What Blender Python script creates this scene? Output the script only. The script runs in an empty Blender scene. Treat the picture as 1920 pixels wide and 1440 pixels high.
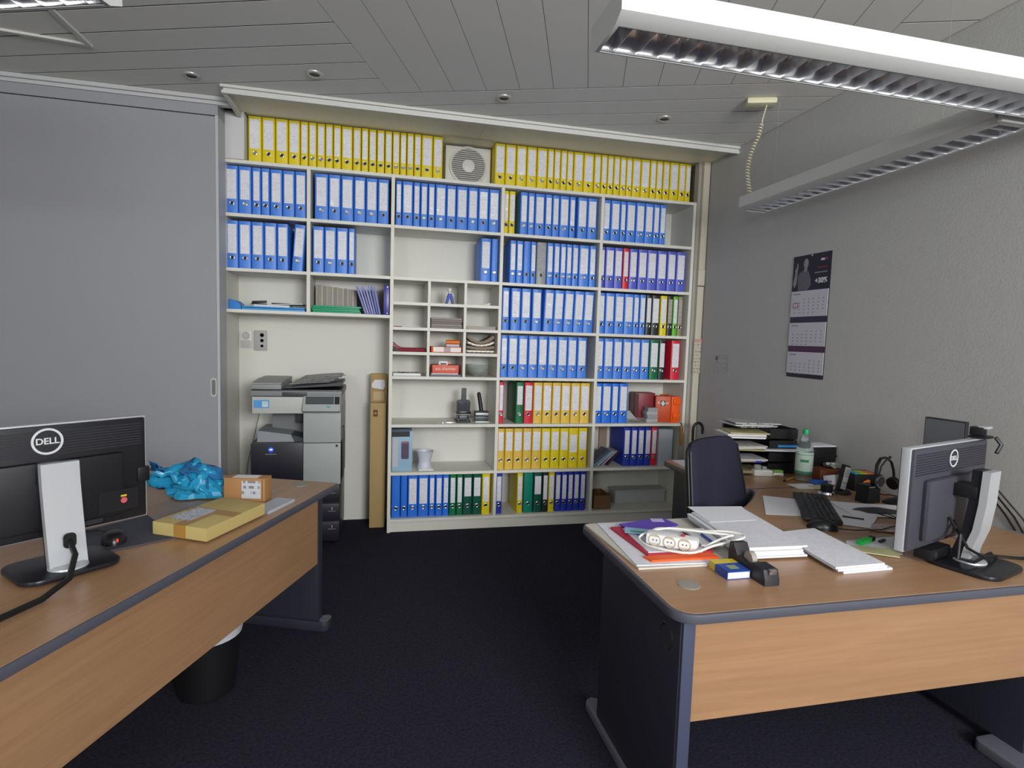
import bpy, bmesh, math, random
from mathutils import Vector, Matrix

SC = bpy.context.scene
COL = SC.collection
R = math.radians
rnd = random.Random(7)

# ------------------------------------------------------------------ camera
def set_camera():
    yaw, pitch, roll = R(13.17), R(-4.50), R(1.78)
    fwd = Vector((math.sin(yaw)*math.cos(pitch), math.cos(yaw)*math.cos(pitch), math.sin(pitch)))
    right = Vector((math.cos(yaw), -math.sin(yaw), 0))
    up = right.cross(fwd)
    r2 = math.cos(roll)*right + math.sin(roll)*up
    u2 = -math.sin(roll)*right + math.cos(roll)*up
    cam = bpy.data.cameras.new('camera')
    cam.sensor_fit = 'HORIZONTAL'; cam.sensor_width = 36.0
    cam.lens = 1065.7/1920*36.0
    cam.clip_start = 0.05; cam.clip_end = 60
    o = bpy.data.objects.new('camera', cam); COL.objects.link(o)
    m = Matrix(((r2.x, u2.x, -fwd.x, -0.078), (r2.y, u2.y, -fwd.y, -4.196), (r2.z, u2.z, -fwd.z, 1.457), (0, 0, 0, 1)))
    o.matrix_world = m
    SC.camera = o
set_camera()

# ------------------------------------------------------------------ world, daylight, exposure
SC.view_settings.view_transform = 'Standard'
SC.view_settings.look = 'None'
SC.view_settings.gamma = 1.0
SC.view_settings.use_curve_mapping = False
SC.view_settings.exposure = -0.08

def set_light():
    w = bpy.data.worlds.new('sky'); SC.world = w; w.use_nodes = True
    bg = w.node_tree.nodes['Background']
    bg.inputs[0].default_value = (0.62, 0.78, 1.0, 1); bg.inputs[1].default_value = 1.0
    # daylight through the window behind the camera, plus the added left fill window
    def area(name, loc, sx, sz, power, col, spread=180, rx=90, rz=0):
        l = bpy.data.lights.new(name, 'AREA'); l.shape = 'RECTANGLE'
        l.size = sx; l.size_y = sz; l.energy = power; l.color = col; l.spread = R(spread)
        o = bpy.data.objects.new(name, l); COL.objects.link(o)
        o.location = loc; o.rotation_euler = (R(rx), 0, R(rz))
        return o
    for wn, pw in ((WIN, 190), (FILL_WIN, 60)):
        area('window_daylight_and_fill', (wn[0]*.5+wn[1]*.5, YB-.02, (wn[2]+wn[3])/2), wn[1]-wn[0]-.1, wn[3]-wn[2]-.1, pw, (0.965, 0.985, 1.0))
    # upward fill lamp, added in the window to brighten ceiling and soffit
    area('ceiling_fill', ((WIN[0]+WIN[1])/2, YB+.02, (WIN[2]+WIN[3])/2), WIN[1]-WIN[0]-.1, WIN[3]-WIN[2]-.1, 70, (1.0, .97, .90), spread=150, rx=122)
XL, XR, YB, YN, ZC = -3.3, 2.46, -6.8, 0.355, 2.908     # room: left, right, back, niche wall, ceiling
WIN = (0.5, 2.2, 1.45, 2.85)                             # window opening in the back wall
FILL_WIN = (-2.9, -1.5, 1.45, 2.85)  # extra left opening, added as ambient fill
set_light()

# ------------------------------------------------------------------ materials
MATS = {}
def hexc(h):
    h = h.lstrip('#'); v = [int(h[i:i+2], 16)/255 for i in (0, 2, 4)]
    return tuple(((c/12.92) if c <= .04045 else ((c+.055)/1.055)**2.4) for c in v) + (1,)
def mat(name, col='#808080', rough=.5, metal=0, spec=.5, bump=0, bscale=200, var=0, vscale=8, coat=0, trans=0, emit=None, estr=0, ior=1.45, alpha=1):
    if name in MATS: return MATS[name]
    m = bpy.data.materials.new(name); m.use_nodes = True
    nt = m.node_tree; b = nt.nodes['Principled BSDF']
    c = hexc(col) if isinstance(col, str) else tuple(col)+(1,)
    b.inputs['Base Color'].default_value = c
    b.inputs['Roughness'].default_value = rough
    b.inputs['Metallic'].default_value = metal
    b.inputs['Specular IOR Level'].default_value = spec
    b.inputs['IOR'].default_value = ior
    b.inputs['Coat Weight'].default_value = coat
    b.inputs['Transmission Weight'].default_value = trans
    b.inputs['Alpha'].default_value = alpha
    if emit:
        b.inputs['Emission Color'].default_value = hexc(emit); b.inputs['Emission Strength'].default_value = estr
    if bump or var:
        tc = nt.nodes.new('ShaderNodeTexCoord')
        if var:
            n = nt.nodes.new('ShaderNodeTexNoise'); n.inputs['Scale'].default_value = vscale; n.inputs['Detail'].default_value = 4
            nt.links.new(tc.outputs['Object'], n.inputs['Vector'])
            mx = nt.nodes.new('ShaderNodeMix'); mx.data_type = 'RGBA'
            mx.inputs[6].default_value = tuple(x*(1-var) for x in c[:3])+(1,); mx.inputs[7].default_value = tuple(min(1, x*(1+var)) for x in c[:3])+(1,)
            nt.links.new(n.outputs['Fac'], mx.inputs[0]); nt.links.new(mx.outputs[2], b.inputs['Base Color'])
        if bump:
            n2 = nt.nodes.new('ShaderNodeTexNoise'); n2.inputs['Scale'].default_value = bscale; n2.inputs['Detail'].default_value = 3
            nt.links.new(tc.outputs['Object'], n2.inputs['Vector'])
            bp = nt.nodes.new('ShaderNodeBump'); bp.inputs['Strength'].default_value = bump; bp.inputs['Distance'].default_value = .003
            nt.links.new(n2.outputs['Fac'], bp.inputs['Height']); nt.links.new(bp.outputs['Normal'], b.inputs['Normal'])
    MATS[name] = m
    return m

def wood_mat(name, c1, c2, axis='X', rough=.38):
    if name in MATS: return MATS[name]
    m = mat(name, c1, rough, coat=.35)
    nt = m.node_tree; b = nt.nodes['Principled BSDF']; b.inputs['Coat Roughness'].default_value = .22
    tc = nt.nodes.new('ShaderNodeTexCoord'); mp = nt.nodes.new('ShaderNodeMapping')
    s = {'X': (2.2, 55, 55), 'Y': (55, 2.2, 55), 'Z': (55, 55, 2.2)}[axis]
    mp.inputs['Scale'].default_value = s
    n = nt.nodes.new('ShaderNodeTexNoise'); n.inputs['Scale'].default_value = 1.0; n.inputs['Detail'].default_value = 5; n.inputs['Distortion'].default_value = .6
    r = nt.nodes.new('ShaderNodeValToRGB')
    r.color_ramp.elements[0].position = .3; r.color_ramp.elements[0].color = hexc(c1)
    r.color_ramp.elements[1].position = .72; r.color_ramp.elements[1].color = hexc(c2)
    nt.links.new(tc.outputs['Object'], mp.inputs[0]); nt.links.new(mp.outputs[0], n.inputs['Vector'])
    nt.links.new(n.outputs['Fac'], r.inputs[0]); nt.links.new(r.outputs[0], b.inputs['Base Color'])
    return m

def print_mat(name, paper, ink, freq=90, dens=.52, xs=140, rough=.6, wrinkle=0, up='Z', amount=.6, along='X'):
    """paper with rows of small illegible print; optional crinkled plastic sleeve"""
    if name in MATS: return MATS[name]
    m = mat(name, paper, rough)
    nt = m.node_tree; b = nt.nodes['Principled BSDF']
    N = nt.nodes.new; L = nt.links.new
    tc = N('ShaderNodeTexCoord'); sep = N('ShaderNodeSeparateXYZ'); L(tc.outputs['Object'], sep.inputs[0])
    oi = N('ShaderNodeObjectInfo')
    def math_(op, a, bb=None):
        n = N('ShaderNodeMath'); n.operation = op
        for i, v in enumerate((a, bb)):
            if v is None: continue
            if isinstance(v, (int, float)): n.inputs[i].default_value = v
            else: L(v, n.inputs[i])
        return n.outputs[0]
    v = math_('MULTIPLY', sep.outputs[up], freq)
    row = math_('FLOOR', v); fr = math_('FRACT', v)
    band = math_('MULTIPLY', math_('GREATER_THAN', fr, .3), math_('LESS_THAN', fr, .8))
    cx = N('ShaderNodeCombineXYZ')
    L(math_('MULTIPLY', sep.outputs[along], xs), cx.inputs[0]); L(math_('MULTIPLY', row, 3.7), cx.inputs[1]); L(math_('MULTIPLY', oi.outputs['Random'], 97), cx.inputs[2])
    n = N('ShaderNodeTexNoise'); n.inputs['Scale'].default_value = 1; n.inputs['Detail'].default_value = 1
    L(cx.outputs[0], n.inputs['Vector'])
    word = math_('GREATER_THAN', n.outputs['Fac'], dens)
    n3 = N('ShaderNodeTexNoise'); n3.inputs['Scale'].default_value = 1
    cx2 = N('ShaderNodeCombineXYZ'); L(math_('MULTIPLY', row, 1.37), cx2.inputs[0]); L(math_('MULTIPLY', oi.outputs['Random'], 31), cx2.inputs[1]); L(cx2.outputs[0], n3.inputs['Vector'])
    keep = math_('GREATER_THAN', n3.outputs['Fac'], .42)
    f = math_('MULTIPLY', math_('MULTIPLY', band, word), math_('MULTIPLY', keep, amount))
    mx = N('ShaderNodeMix'); mx.data_type = 'RGBA'; mx.inputs[6].default_value = hexc(paper); mx.inputs[7].default_value = hexc(ink)
    L(f, mx.inputs[0]); L(mx.outputs[2], b.inputs['Base Color'])
    if wrinkle:
        mp = N('ShaderNodeMapping'); mp.inputs['Scale'].default_value = (26, 26, 62); L(tc.outputs['Object'], mp.inputs[0])
        add = N('ShaderNodeVectorMath'); add.operation = 'ADD'; L(mp.outputs[0], add.inputs[0])
        cx3 = N('ShaderNodeCombineXYZ'); L(math_('MULTIPLY', oi.outputs['Random'], 60), cx3.inputs[0]); L(cx3.outputs[0], add.inputs[1])
        n4 = N('ShaderNodeTexNoise'); n4.inputs['Scale'].default_value = 1; n4.inputs['Detail'].default_value = 1; n4.inputs['Distortion'].default_value = 1.2
        L(add.outputs[0], n4.inputs['Vector'])
        bp = N('ShaderNodeBump'); bp.inputs['Strength'].default_value = wrinkle; bp.inputs['Distance'].default_value = .01
        L(n4.outputs['Fac'], bp.inputs['Height'])
        b.inputs['Coat Weight'].default_value = 1.0; b.inputs['Coat Roughness'].default_value = .12
        L(bp.outputs['Normal'], b.inputs['Coat Normal'])
    return m

# ------------------------------------------------------------------ mesh helpers
class G:
    """collects shapes into one mesh"""
    def __init__(s): s.bm = bmesh.new()
    def _mark(s): s._n = len(s.bm.faces)
    def box(s, x0, x1, y0, y1, z0, z1, bev=0, seg=2, mx=None):
        m = Matrix.Translation(((x0+x1)/2, (y0+y1)/2, (z0+z1)/2)) @ Matrix.Diagonal((x1-x0, y1-y0, z1-z0, 1))
        r = bmesh.ops.create_cube(s.bm, size=1, matrix=m)
        vs = r['verts']
        if bev:
            es = list({e for v in vs for e in v.link_edges})
            rr = bmesh.ops.bevel(s.bm, geom=es, offset=bev, segments=seg, affect='EDGES', profile=.6)
            vs = list({v for f in rr['faces'] for v in f.verts} | {v for v in vs if v.is_valid})
        if mx is not None: bmesh.ops.transform(s.bm, matrix=mx, verts=vs)
        return s
    def prism(s, poly, z0, z1, mx=None, bev=0):
        a = [s.bm.verts.new((p[0], p[1], z0)) for p in poly]; b = [s.bm.verts.new((p[0], p[1], z1)) for p in poly]
        n = len(poly)
        fs = [s.bm.faces.new(a[::-1]), s.bm.faces.new(b)]
        for i in range(n): fs.append(s.bm.faces.new((a[i], a[(i+1) % n], b[(i+1) % n], b[i])))
        vs = a+b
        bmesh.ops.recalc_face_normals(s.bm, faces=fs)
        if bev:
            es = [e for e in {e for f in fs[:2] for e in f.edges}]
            rr = bmesh.ops.bevel(s.bm, geom=es, offset=bev, segments=2, affect='EDGES', profile=.6)
            vs = list({v for f in rr['faces'] for v in f.verts} | {v for v in vs if v.is_valid})
        if mx is not None: bmesh.ops.transform(s.bm, matrix=mx, verts=vs)
        return s
    def lathe(s, prof, seg=24, at=(0, 0, 0), mx=None, cap=True):
        rings = []
        for r, z in prof:
            rings.append([s.bm.verts.new((r*math.cos(2*math.pi*i/seg), r*math.sin(2*math.pi*i/seg), z)) for i in range(seg)] if r > 1e-6 else [s.bm.verts.new((0, 0, z))])
        fs = []
        for a, b in zip(rings, rings[1:]):
            for i in range(seg):
                j = (i+1) % seg
                if len(a) == 1 and len(b) == 1: continue
                if len(a) == 1: fs.append(s.bm.faces.new((a[0], b[j], b[i])))
                elif len(b) == 1: fs.append(s.bm.faces.new((a[i], a[j], b[0])))
                else: fs.append(s.bm.faces.new((a[i], a[j], b[j], b[i])))
        if cap:
            if len(rings[0]) > 1: fs.append(s.bm.faces.new(rings[0][::-1]))
            if len(rings[-1]) > 1: fs.append(s.bm.faces.new(rings[-1]))
        vs = [v for r in rings for v in r]
        M_ = Matrix.Translation(at) @ (mx if mx is not None else Matrix.Identity(4))
        bmesh.ops.transform(s.bm, matrix=M_, verts=vs)
        bmesh.ops.recalc_face_normals(s.bm, faces=fs)
        return s
    def cyl(s, p0, p1, r, r2=None, seg=16):
        p0, p1 = Vector(p0), Vector(p1); d = p1-p0
        q = d.to_track_quat('Z', 'Y').to_matrix().to_4x4()
        return s.lathe([(r, 0), (r if r2 is None else r2, d.length)], seg, at=p0, mx=q)
    def tube(s, pts, r, seg=8, closed=False, flat=1.0):
        pts = [Vector(p) for p in pts]; n = len(pts); rings = []
        nrm = None
        for i, p in enumerate(pts):
            if closed: t = pts[(i+1) % n]-pts[i-1]
            else: t = pts[min(i+1, n-1)]-pts[max(i-1, 0)]
            t.normalize()
            if nrm is None:
                nrm = Vector((0, 0, 1)).cross(t)
                if nrm.length < .1: nrm = Vector((1, 0, 0)).cross(t)
                nrm.normalize()
            else:
                nrm = nrm - t*nrm.dot(t); nrm.normalize()
            bn = t.cross(nrm)
            rr = r[i] if isinstance(r, (list, tuple)) else r
            rings.append([s.bm.verts.new(p + nrm*rr*math.cos(2*math.pi*k/seg) + bn*rr*flat*math.sin(2*math.pi*k/seg)) for k in range(seg)])
        fs = []
        prs = list(zip(rings, rings[1:])) + ([(rings[-1], rings[0])] if closed else [])
        for a, b in prs:
            for k in range(seg): fs.append(s.bm.faces.new((a[k], a[(k+1) % seg], b[(k+1) % seg], b[k])))
        if not closed:
            fs.append(s.bm.faces.new(rings[0][::-1])); fs.append(s.bm.faces.new(rings[-1]))
        bmesh.ops.recalc_face_normals(s.bm, faces=fs)
        return s
    def grid(s, nx, ny, fn):
        v = [[s.bm.verts.new(fn(i/nx, j/ny)) for j in range(ny+1)] for i in range(nx+1)]
        for i in range(nx):
            for j in range(ny): s.bm.faces.new((v[i][j], v[i+1][j], v[i+1][j+1], v[i][j+1]))
        return s
    def mesh(s, name, sharp=35):
        me = bpy.data.meshes.new(name); s.bm.to_mesh(me); s.bm.free()
        for p in me.polygons: p.use_smooth = True
        me.set_sharp_from_angle(angle=R(sharp))
        return me

def link(name, me, m=None, parent=None, loc=None, rot=None):
    o = bpy.data.objects.new(name, me); COL.objects.link(o)
    if m is not None and len(me.materials) == 0: me.materials.append(m)
    if parent is not None: o.parent = parent
    if loc is not None: o.location = loc
    if rot is not None: o.rotation_euler = rot
    return o
def part(name, g, m, parent, loc=None, rot=None, sharp=35, label=None, kind=None):
    o = link(name, g.mesh(name, sharp) if isinstance(g, G) else g, m, parent, loc, rot)
    if label: o['label'] = label
    if kind: o['kind'] = kind
    return o
def tag(o, label, cat, group=None):
    o['label'] = label; o['category'] = cat
    if group: o['group'] = group
    return o
def thing(name, label, cat, loc=(0, 0, 0), rz=0, group=None, rx=0, ry=0):
    o = bpy.data.objects.new(name, None); COL.objects.link(o); o.empty_display_size = .05
    o.location = loc; o.rotation_euler = (R(rx), R(ry), R(rz))
    return tag(o, label, cat, group)
def solo(name, g, m, label, cat, loc=None, rz=0, group=None, sharp=35):
    o = part(name, g, m, None, loc, (0, 0, R(rz)), sharp)
    return tag(o, label, cat, group)
def struct(name, g, m, parent=None, loc=None):
    o = part(name, g, m, parent, loc)
    if parent is None: o['kind'] = 'structure'
    return o
def copy_tree(o, parent=None, **kw):
    c = o.copy(); COL.objects.link(c)
    if parent is not None: c.parent = parent
    for ch in list(o.children): copy_tree(ch, c)
    return c
def text_mesh(s, size, ext=.0004, align='CENTER', bold=0):
    cu = bpy.data.curves.new('lettering', 'FONT'); cu.body = s; cu.size = size; cu.extrude = ext; cu.align_x = align; cu.align_y = 'CENTER'; cu.offset = bold
    t = bpy.data.objects.new('lettering', cu); COL.objects.link(t)
    dg = bpy.context.evaluated_depsgraph_get(); dg.update()
    me = bpy.data.meshes.new_from_object(t.evaluated_get(dg))
    bpy.data.objects.remove(t); bpy.data.curves.remove(cu)
    return me
def rot_xy(p, a):
    return (p[0]*math.cos(a)-p[1]*math.sin(a), p[0]*math.sin(a)+p[1]*math.cos(a))
def arc(cx, cy, r, a0, a1, n=8):
    return [(cx+r*math.cos(R(a0+(a1-a0)*i/n)), cy+r*math.sin(R(a0+(a1-a0)*i/n))) for i in range(n+1)]
def rrect(x0, x1, y0, y1, r, n=5):
    return arc(x1-r, y0+r, r, -90, 0, n)+arc(x1-r, y1-r, r, 0, 90, n)+arc(x0+r, y1-r, r, 90, 180, n)+arc(x0+r, y0+r, r, 180, 270, n)
ORD = ['first', 'second', 'third', 'fourth', 'fifth', 'sixth', 'seventh', 'eighth', 'ninth', 'tenth', 'eleventh', 'twelfth', 'thirteenth', 'fourteenth', 'fifteenth', 'sixteenth', 'seventeenth', 'eighteenth', 'nineteenth', 'twentieth', 'twenty-first', 'twenty-second', 'twenty-third', 'twenty-fourth', 'twenty-fifth']

# common materials
M_shelf = mat('white_laminate', '#d9d7cd', .45)
M_wall = mat('white_roughcast', '#abaaa8', .9, bump=.35, bscale=110)
M_panel = mat('pale_grey_lacquer', '#919196', .5)
M_plank = mat('white_ceiling_board', '#d8d7d2', .6)
M_joint_shade = mat('joint_shade', '#2a2928', .9)
M_carpet = mat('black_carpet', '#2a2933', 1.0, spec=.1, bump=1.0, bscale=260, var=.95, vscale=85)
M_beech_x = wood_mat('beech_x', '#967253', '#a37e5d', 'X')
M_beech_y = wood_mat('beech_y', '#967253', '#a37e5d', 'Y')
M_edge = mat('grey_plastic_edge', '#4b4c56', .45)
M_deskmetal = mat('anthracite_metal', '#2c2d38', .5)
M_black = mat('black_plastic', '#131316', .45)
M_blackgloss = mat('black_gloss', '#0d0d10', .18)
M_charcoal = mat('charcoal_plastic', '#25252a', .5)
M_silver = mat('silver_plastic', '#b6b8bc', .35, metal=.3)
M_chrome = mat('chrome', '#c9cacc', .12, metal=1)
M_white = mat('white_plastic', '#dcdcda', .4)
M_paper = mat('paper_white', '#d6d6dc', .8)
M_paper2 = print_mat('printed_paper', '#d2d2da', '#6a6a74', freq=90, up='Y', amount=.14, xs=60)
M_cable = mat('black_cable', '#101012', .5)
M_card = mat('brown_cardboard', '#a58a5e', .85, var=.06, vscale=30)
M_cream = mat('cream_plastic', '#c9c4a6', .5)

# ------------------------------------------------------------------ room shell
def clip(poly, a, b, c):
    """keep a*x+b*y<=c"""
    out = []
    for i in range(len(poly)):
        p, q = poly[i], poly[(i+1) % len(poly)]
        dp, dq = a*p[0]+b*p[1]-c, a*q[0]+b*q[1]-c
        if dp <= 0: out.append(p)
        if dp*dq < 0:
            t = dp/(dp-dq); out.append((p[0]+t*(q[0]-p[0]), p[1]+t*(q[1]-p[1])))
    return out

def room():
    struct('floor', G().box(XL, XR, YB, YN, -.05, 0), M_carpet)
    # ceiling: substrate coloured dark as the shade in the joints, boards in two directions
    ceil = struct('ceiling', G().box(XL, XR, YB, YN, 2.914, 2.97), M_joint_shade)
    ang = R(-20.5); ca, sa = math.cos(ang), math.sin(ang)
    A0, A1, B1 = .165, 2.72, -.547
    def plank(a0, a1, b0, b1, ga=.0013, gb=.0042):
        P = [(a0+ga, b0+gb), (a1-ga, b0+gb), (a1-ga, b1-gb), (a0+ga, b1-gb)]
        P = [(p[0]*ca-p[1]*sa, p[0]*sa+p[1]*ca) for p in P]
        for cl in ((1, 0, XR-.004), (-1, 0, -XL), (0, -1, -YB), (0, 1, -.16)):
            P = clip(P, *cl)
            if len(P) < 3: return
        ar = abs(sum(P[i][0]*P[(i+1) % len(P)][1]-P[(i+1) % len(P)][0]*P[i][1] for i in range(len(P))))/2
        if ar < .003: return
        part('ceiling_board', G().prism(P, ZC, ZC+.001), M_plank, ceil)
    b = B1
    for k in range(16): plank(-6, 8, b+.19*k, b+.19*(k+1))
    BE = B1-.1915*15
    for k in range(40):
        b1 = B1-.1915*k; b0 = b1-.1915
        if b1 > BE+.01:
            plank(-6, A0, b0, b1); plank(A1, 8, b0, b1)
        else: plank(-6, 8, b0, b1)
    for k in range(13):
        a0 = A0+(A1-A0)/13*k
        plank(a0, a0+(A1-A0)/13, BE, B1)
    # right wall
    struct('wall_right', G().box(XR, XR+.2, YB, YN+.2, 0, 2.97), M_wall)
    struct('wall_left', G().box(XL-.2, XL, YB, YN+.2, 0, 2.97), M_wall)
    struct('wall_front', G().box(XL, XR, YN, YN+.2, 0, 2.97), mat('niche_white', '#d6d5cd', .6))
    wl = sorted((FILL_WIN, WIN)); z0, z1 = WIN[2], WIN[3]
    wb = G().box(XL, XR, YB-.2, YB, 0, z0).box(XL, XR, YB-.2, YB, z1, 2.97)
    for xa, xb in ((XL, wl[0][0]), (wl[0][1], wl[1][0]), (wl[1][1], XR)): wb.box(xa, xb, YB-.2, YB, z0, z1)
    struct('wall_back', wb, M_wall)
    for k, (x0, x1, _, _) in enumerate(wl):  # the left of the two is the added fill window
        w = struct('window_%d' % (k+1), G().box(x0, x0+.05, YB-.12, YB-.06, z0, z1), M_white)
        for bx in ((x1-.05, x1, z0, z1), (x0+.05, x1-.05, z0, z0+.05), (x0+.05, x1-.05, z1-.05, z1), ((x0+x1)/2-.03, (x0+x1)/2+.03, z0+.05, z1-.05)):
            part('window_frame', G().box(bx[0], bx[1], YB-.12, YB-.06, bx[2], bx[3]), M_white, w)
        part('window_sill', G().box(x0-.05, x1+.05, YB, YB+.12, z0-.04, z0-.005, .005), M_white, w)
    # cupboard front with sliding door at the left, standing 17 cm proud of the shelves
    struct('wall_cupboard', G().box(XL, -1.118, -.14, YN, 0, 2.90).box(-1.118, -1.104, -.14, -.002, 0, 2.80), M_panel)
    d = struct('door_1', G().box(-2.62, -1.106, -.166, -.142, .03, 2.795), M_panel)
    hg = G().prism(rrect(-.018, .018, -.062, .062, .018), -.002, .003, mx=Matrix.Rotation(R(90), 4, 'X'))
    h = part('recessed_handle', hg, mat('door_handle_metal', '#b9b9b5', .4, metal=.3), d, loc=(-1.128, -.167, 1.085))
    part('handle_hollow_shade', G().prism(rrect(-.011, .011, -.05, .05, .011), -.002, .005, mx=Matrix.Rotation(R(90), 4, 'X')), mat('handle_shadow', '#6d6d6b', .5), h)  # raised plate, the shade of the grip hollow put into its grey
    struct('door_2', G().box(XL+.02, -2.64, -.166, -.142, .03, 2.795), M_panel)
    t = G().box(-1.104, -1.088, -.172, -.002, 0, 2.80)
    struct('trim_1', t, mat('pale_frame', '#b3b3b5', .5))
    struct('trim_2', G().box(XL, -1.088, -.172, -.002, 2.80, 2.90), M_panel)
    c = G().box(XL, -1.005, -.185, -.14, 2.862, 2.906).box(XL, -1.005, -.205, -.14, 2.882, 2.906)
    struct('trim_3', c, mat('cornice_white', '#b7b7b8', .5))
    # casing left of the yellow binders above the shelves
    struct('trim_4', G().box(-1.118, -.972, -.001, YN, 2.592, 2.90), mat('casing_white', '#c8c8c8', .6))
    # soffit board over the shelves with a stepped moulding along its front and left end
    s = struct('trim_5', G().box(-.985, .60, -.385, 0, 2.899, 2.906).box(.602, XR, -.385, 0, 2.899, 2.906), mat('soffit_white', '#e2dfcc', .5))
    part('soffit_back', G().box(-.972, XR, 0, YN, 2.909, 2.914), mat('soffit_white'), s)
    mo = G()
    for (a, b_, zz0, zz1) in ((-.385, -.405, 2.857, 2.875), (-.385, -.397, 2.875, 2.890), (-.385, -.412, 2.890, 2.907)):
        mo.box(-.99-(-b_-.385), XR, b_, a, zz0, zz1, .002)
        mo.box(-.99-(-b_-.385), -.985, a-.0, -.02, zz0, zz1, .002)
    part('soffit_moulding', mo, mat('moulding_white', '#c6c6c2', .45), s)
    # cable trunking in the corner beside the shelves
    tr = struct('trim_6', G().box(2.398, 2.452, -.045, .0, .0, 1.93, .004).box(2.396, 2.454, -.047, .0, 1.93, 2.06, .004).box(2.398, 2.452, -.045, .0, 2.06, 2.898, .004), mat('trunking_cream', '#bdb7a6', .5))
    part('trunking_joint', G().box(2.397, 2.453, -.0485, -.0445, 1.925, 1.932), M_charcoal, tr)
    struct('trim_7', G().box(2.373, 2.398, -.01, .05, 0, 2.898), mat('filler_strip', '#9d9a93', .6))
room()

# ------------------------------------------------------------------ ceiling fittings
def spots():
    body = G().lathe([(.027, -.0005), (.031, -.007), (.044, -.006), (.047, -.001), (.047, .001)], 28, cap=False).mesh('rim')
    inner = G().lathe([(.029, -.004), (.02, -.0015), (0, -.001)], 24, cap=False).mesh('lamp_insert')
    names = ['ceiling spotlight above the grey sliding door, leftmost of the row', 'ceiling spotlight above the left yellow binders',
             'ceiling spotlight above the wall fan', 'ceiling spotlight nearest the right wall']
    for (x, y), l in zip(((-1.149, -.472), (-.454, -.705), (.632, -.713), (1.692, -.714)), names):
        t = thing('ceiling_spotlight', 'small recessed '+l, 'spotlight', (x, y, ZC-.001), group='recessed ceiling spotlights')
        part('rim', body, mat('spot_rim', '#b9b8b2', .3, metal=.5), t)
        part('lamp_insert', inner, mat('spot_dark', '#17161a', .25), t)
spots()

def louvre_lamp(t, L, W, H, slats, mats):
    """linear office luminaire along local x, underside at z=0, closed top"""
    Mb, Mr = mats
    w2 = W/2; r = .040; q = .02
    prof = [(-w2, q), (-w2+.002, H), (w2-.002, H), (w2, q), (w2-r, 0), (w2-r-.004, 0), (w2-r-.004, .006), (w2-.012, q+.004), (w2-.016, H-.006), (-w2+.016, H-.006), (-w2+.012, q+.004), (-w2+r+.004, .006), (-w2+r+.004, 0), (-w2+r, 0)]
    mx = Matrix(((0, 0, 1, 0), (1, 0, 0, 0), (0, 1, 0, 0), (0, 0, 0, 1)))
    part('housing', G().prism(prof, .012, L-.012, mx=mx), Mb, t)
    end = [(-w2, q), (-w2+.002, H), (w2-.002, H), (w2, q), (w2-r, 0), (-w2+r, 0)]
    for a in (0, L-.012): part('end_cap', G().prism(end, a, a+.012, mx=mx), Mb, t)
    # parabolic side reflectors
    iw = w2-r-.005
    for sgn in (-1, 1):
        refl = G()
        def fn(u, v, sgn=sgn): return (.014+(L-.028)*u, sgn*(iw-.004-.050*v**2), .002+.052*v)
        refl.grid(1, 8, fn)
        part('side_reflector', refl, Mr, t, sharp=60)
    sl = G()
    prof2 = [(-.0006, 0), (.0006, 0), (.005, .03), (-.005, .03)]
    sl.prism([(-.0007, .001), (.0007, .001), (.0030, .016), (.0075, .036), (-.0075, .036), (-.0030, .016)], -iw+.004, iw-.004, mx=Matrix(((1, 0, 0, 0), (0, 0, 1, 0), (0, 1, 0, 0), (0, 0, 0, 1))))
    me = sl.mesh('louvre_slat', 20)
    n = slats
    for k in range(n):
        part('louvre_slat', me, Mr, t, loc=(.02+(L-.04)*(k+.5)/n, 0, 0))
    part('tube', G().cyl((.05, 0, .06), (L-.05, 0, .06), .012), mat('lamp_tube', '#d8d8d8', .3), t)

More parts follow.
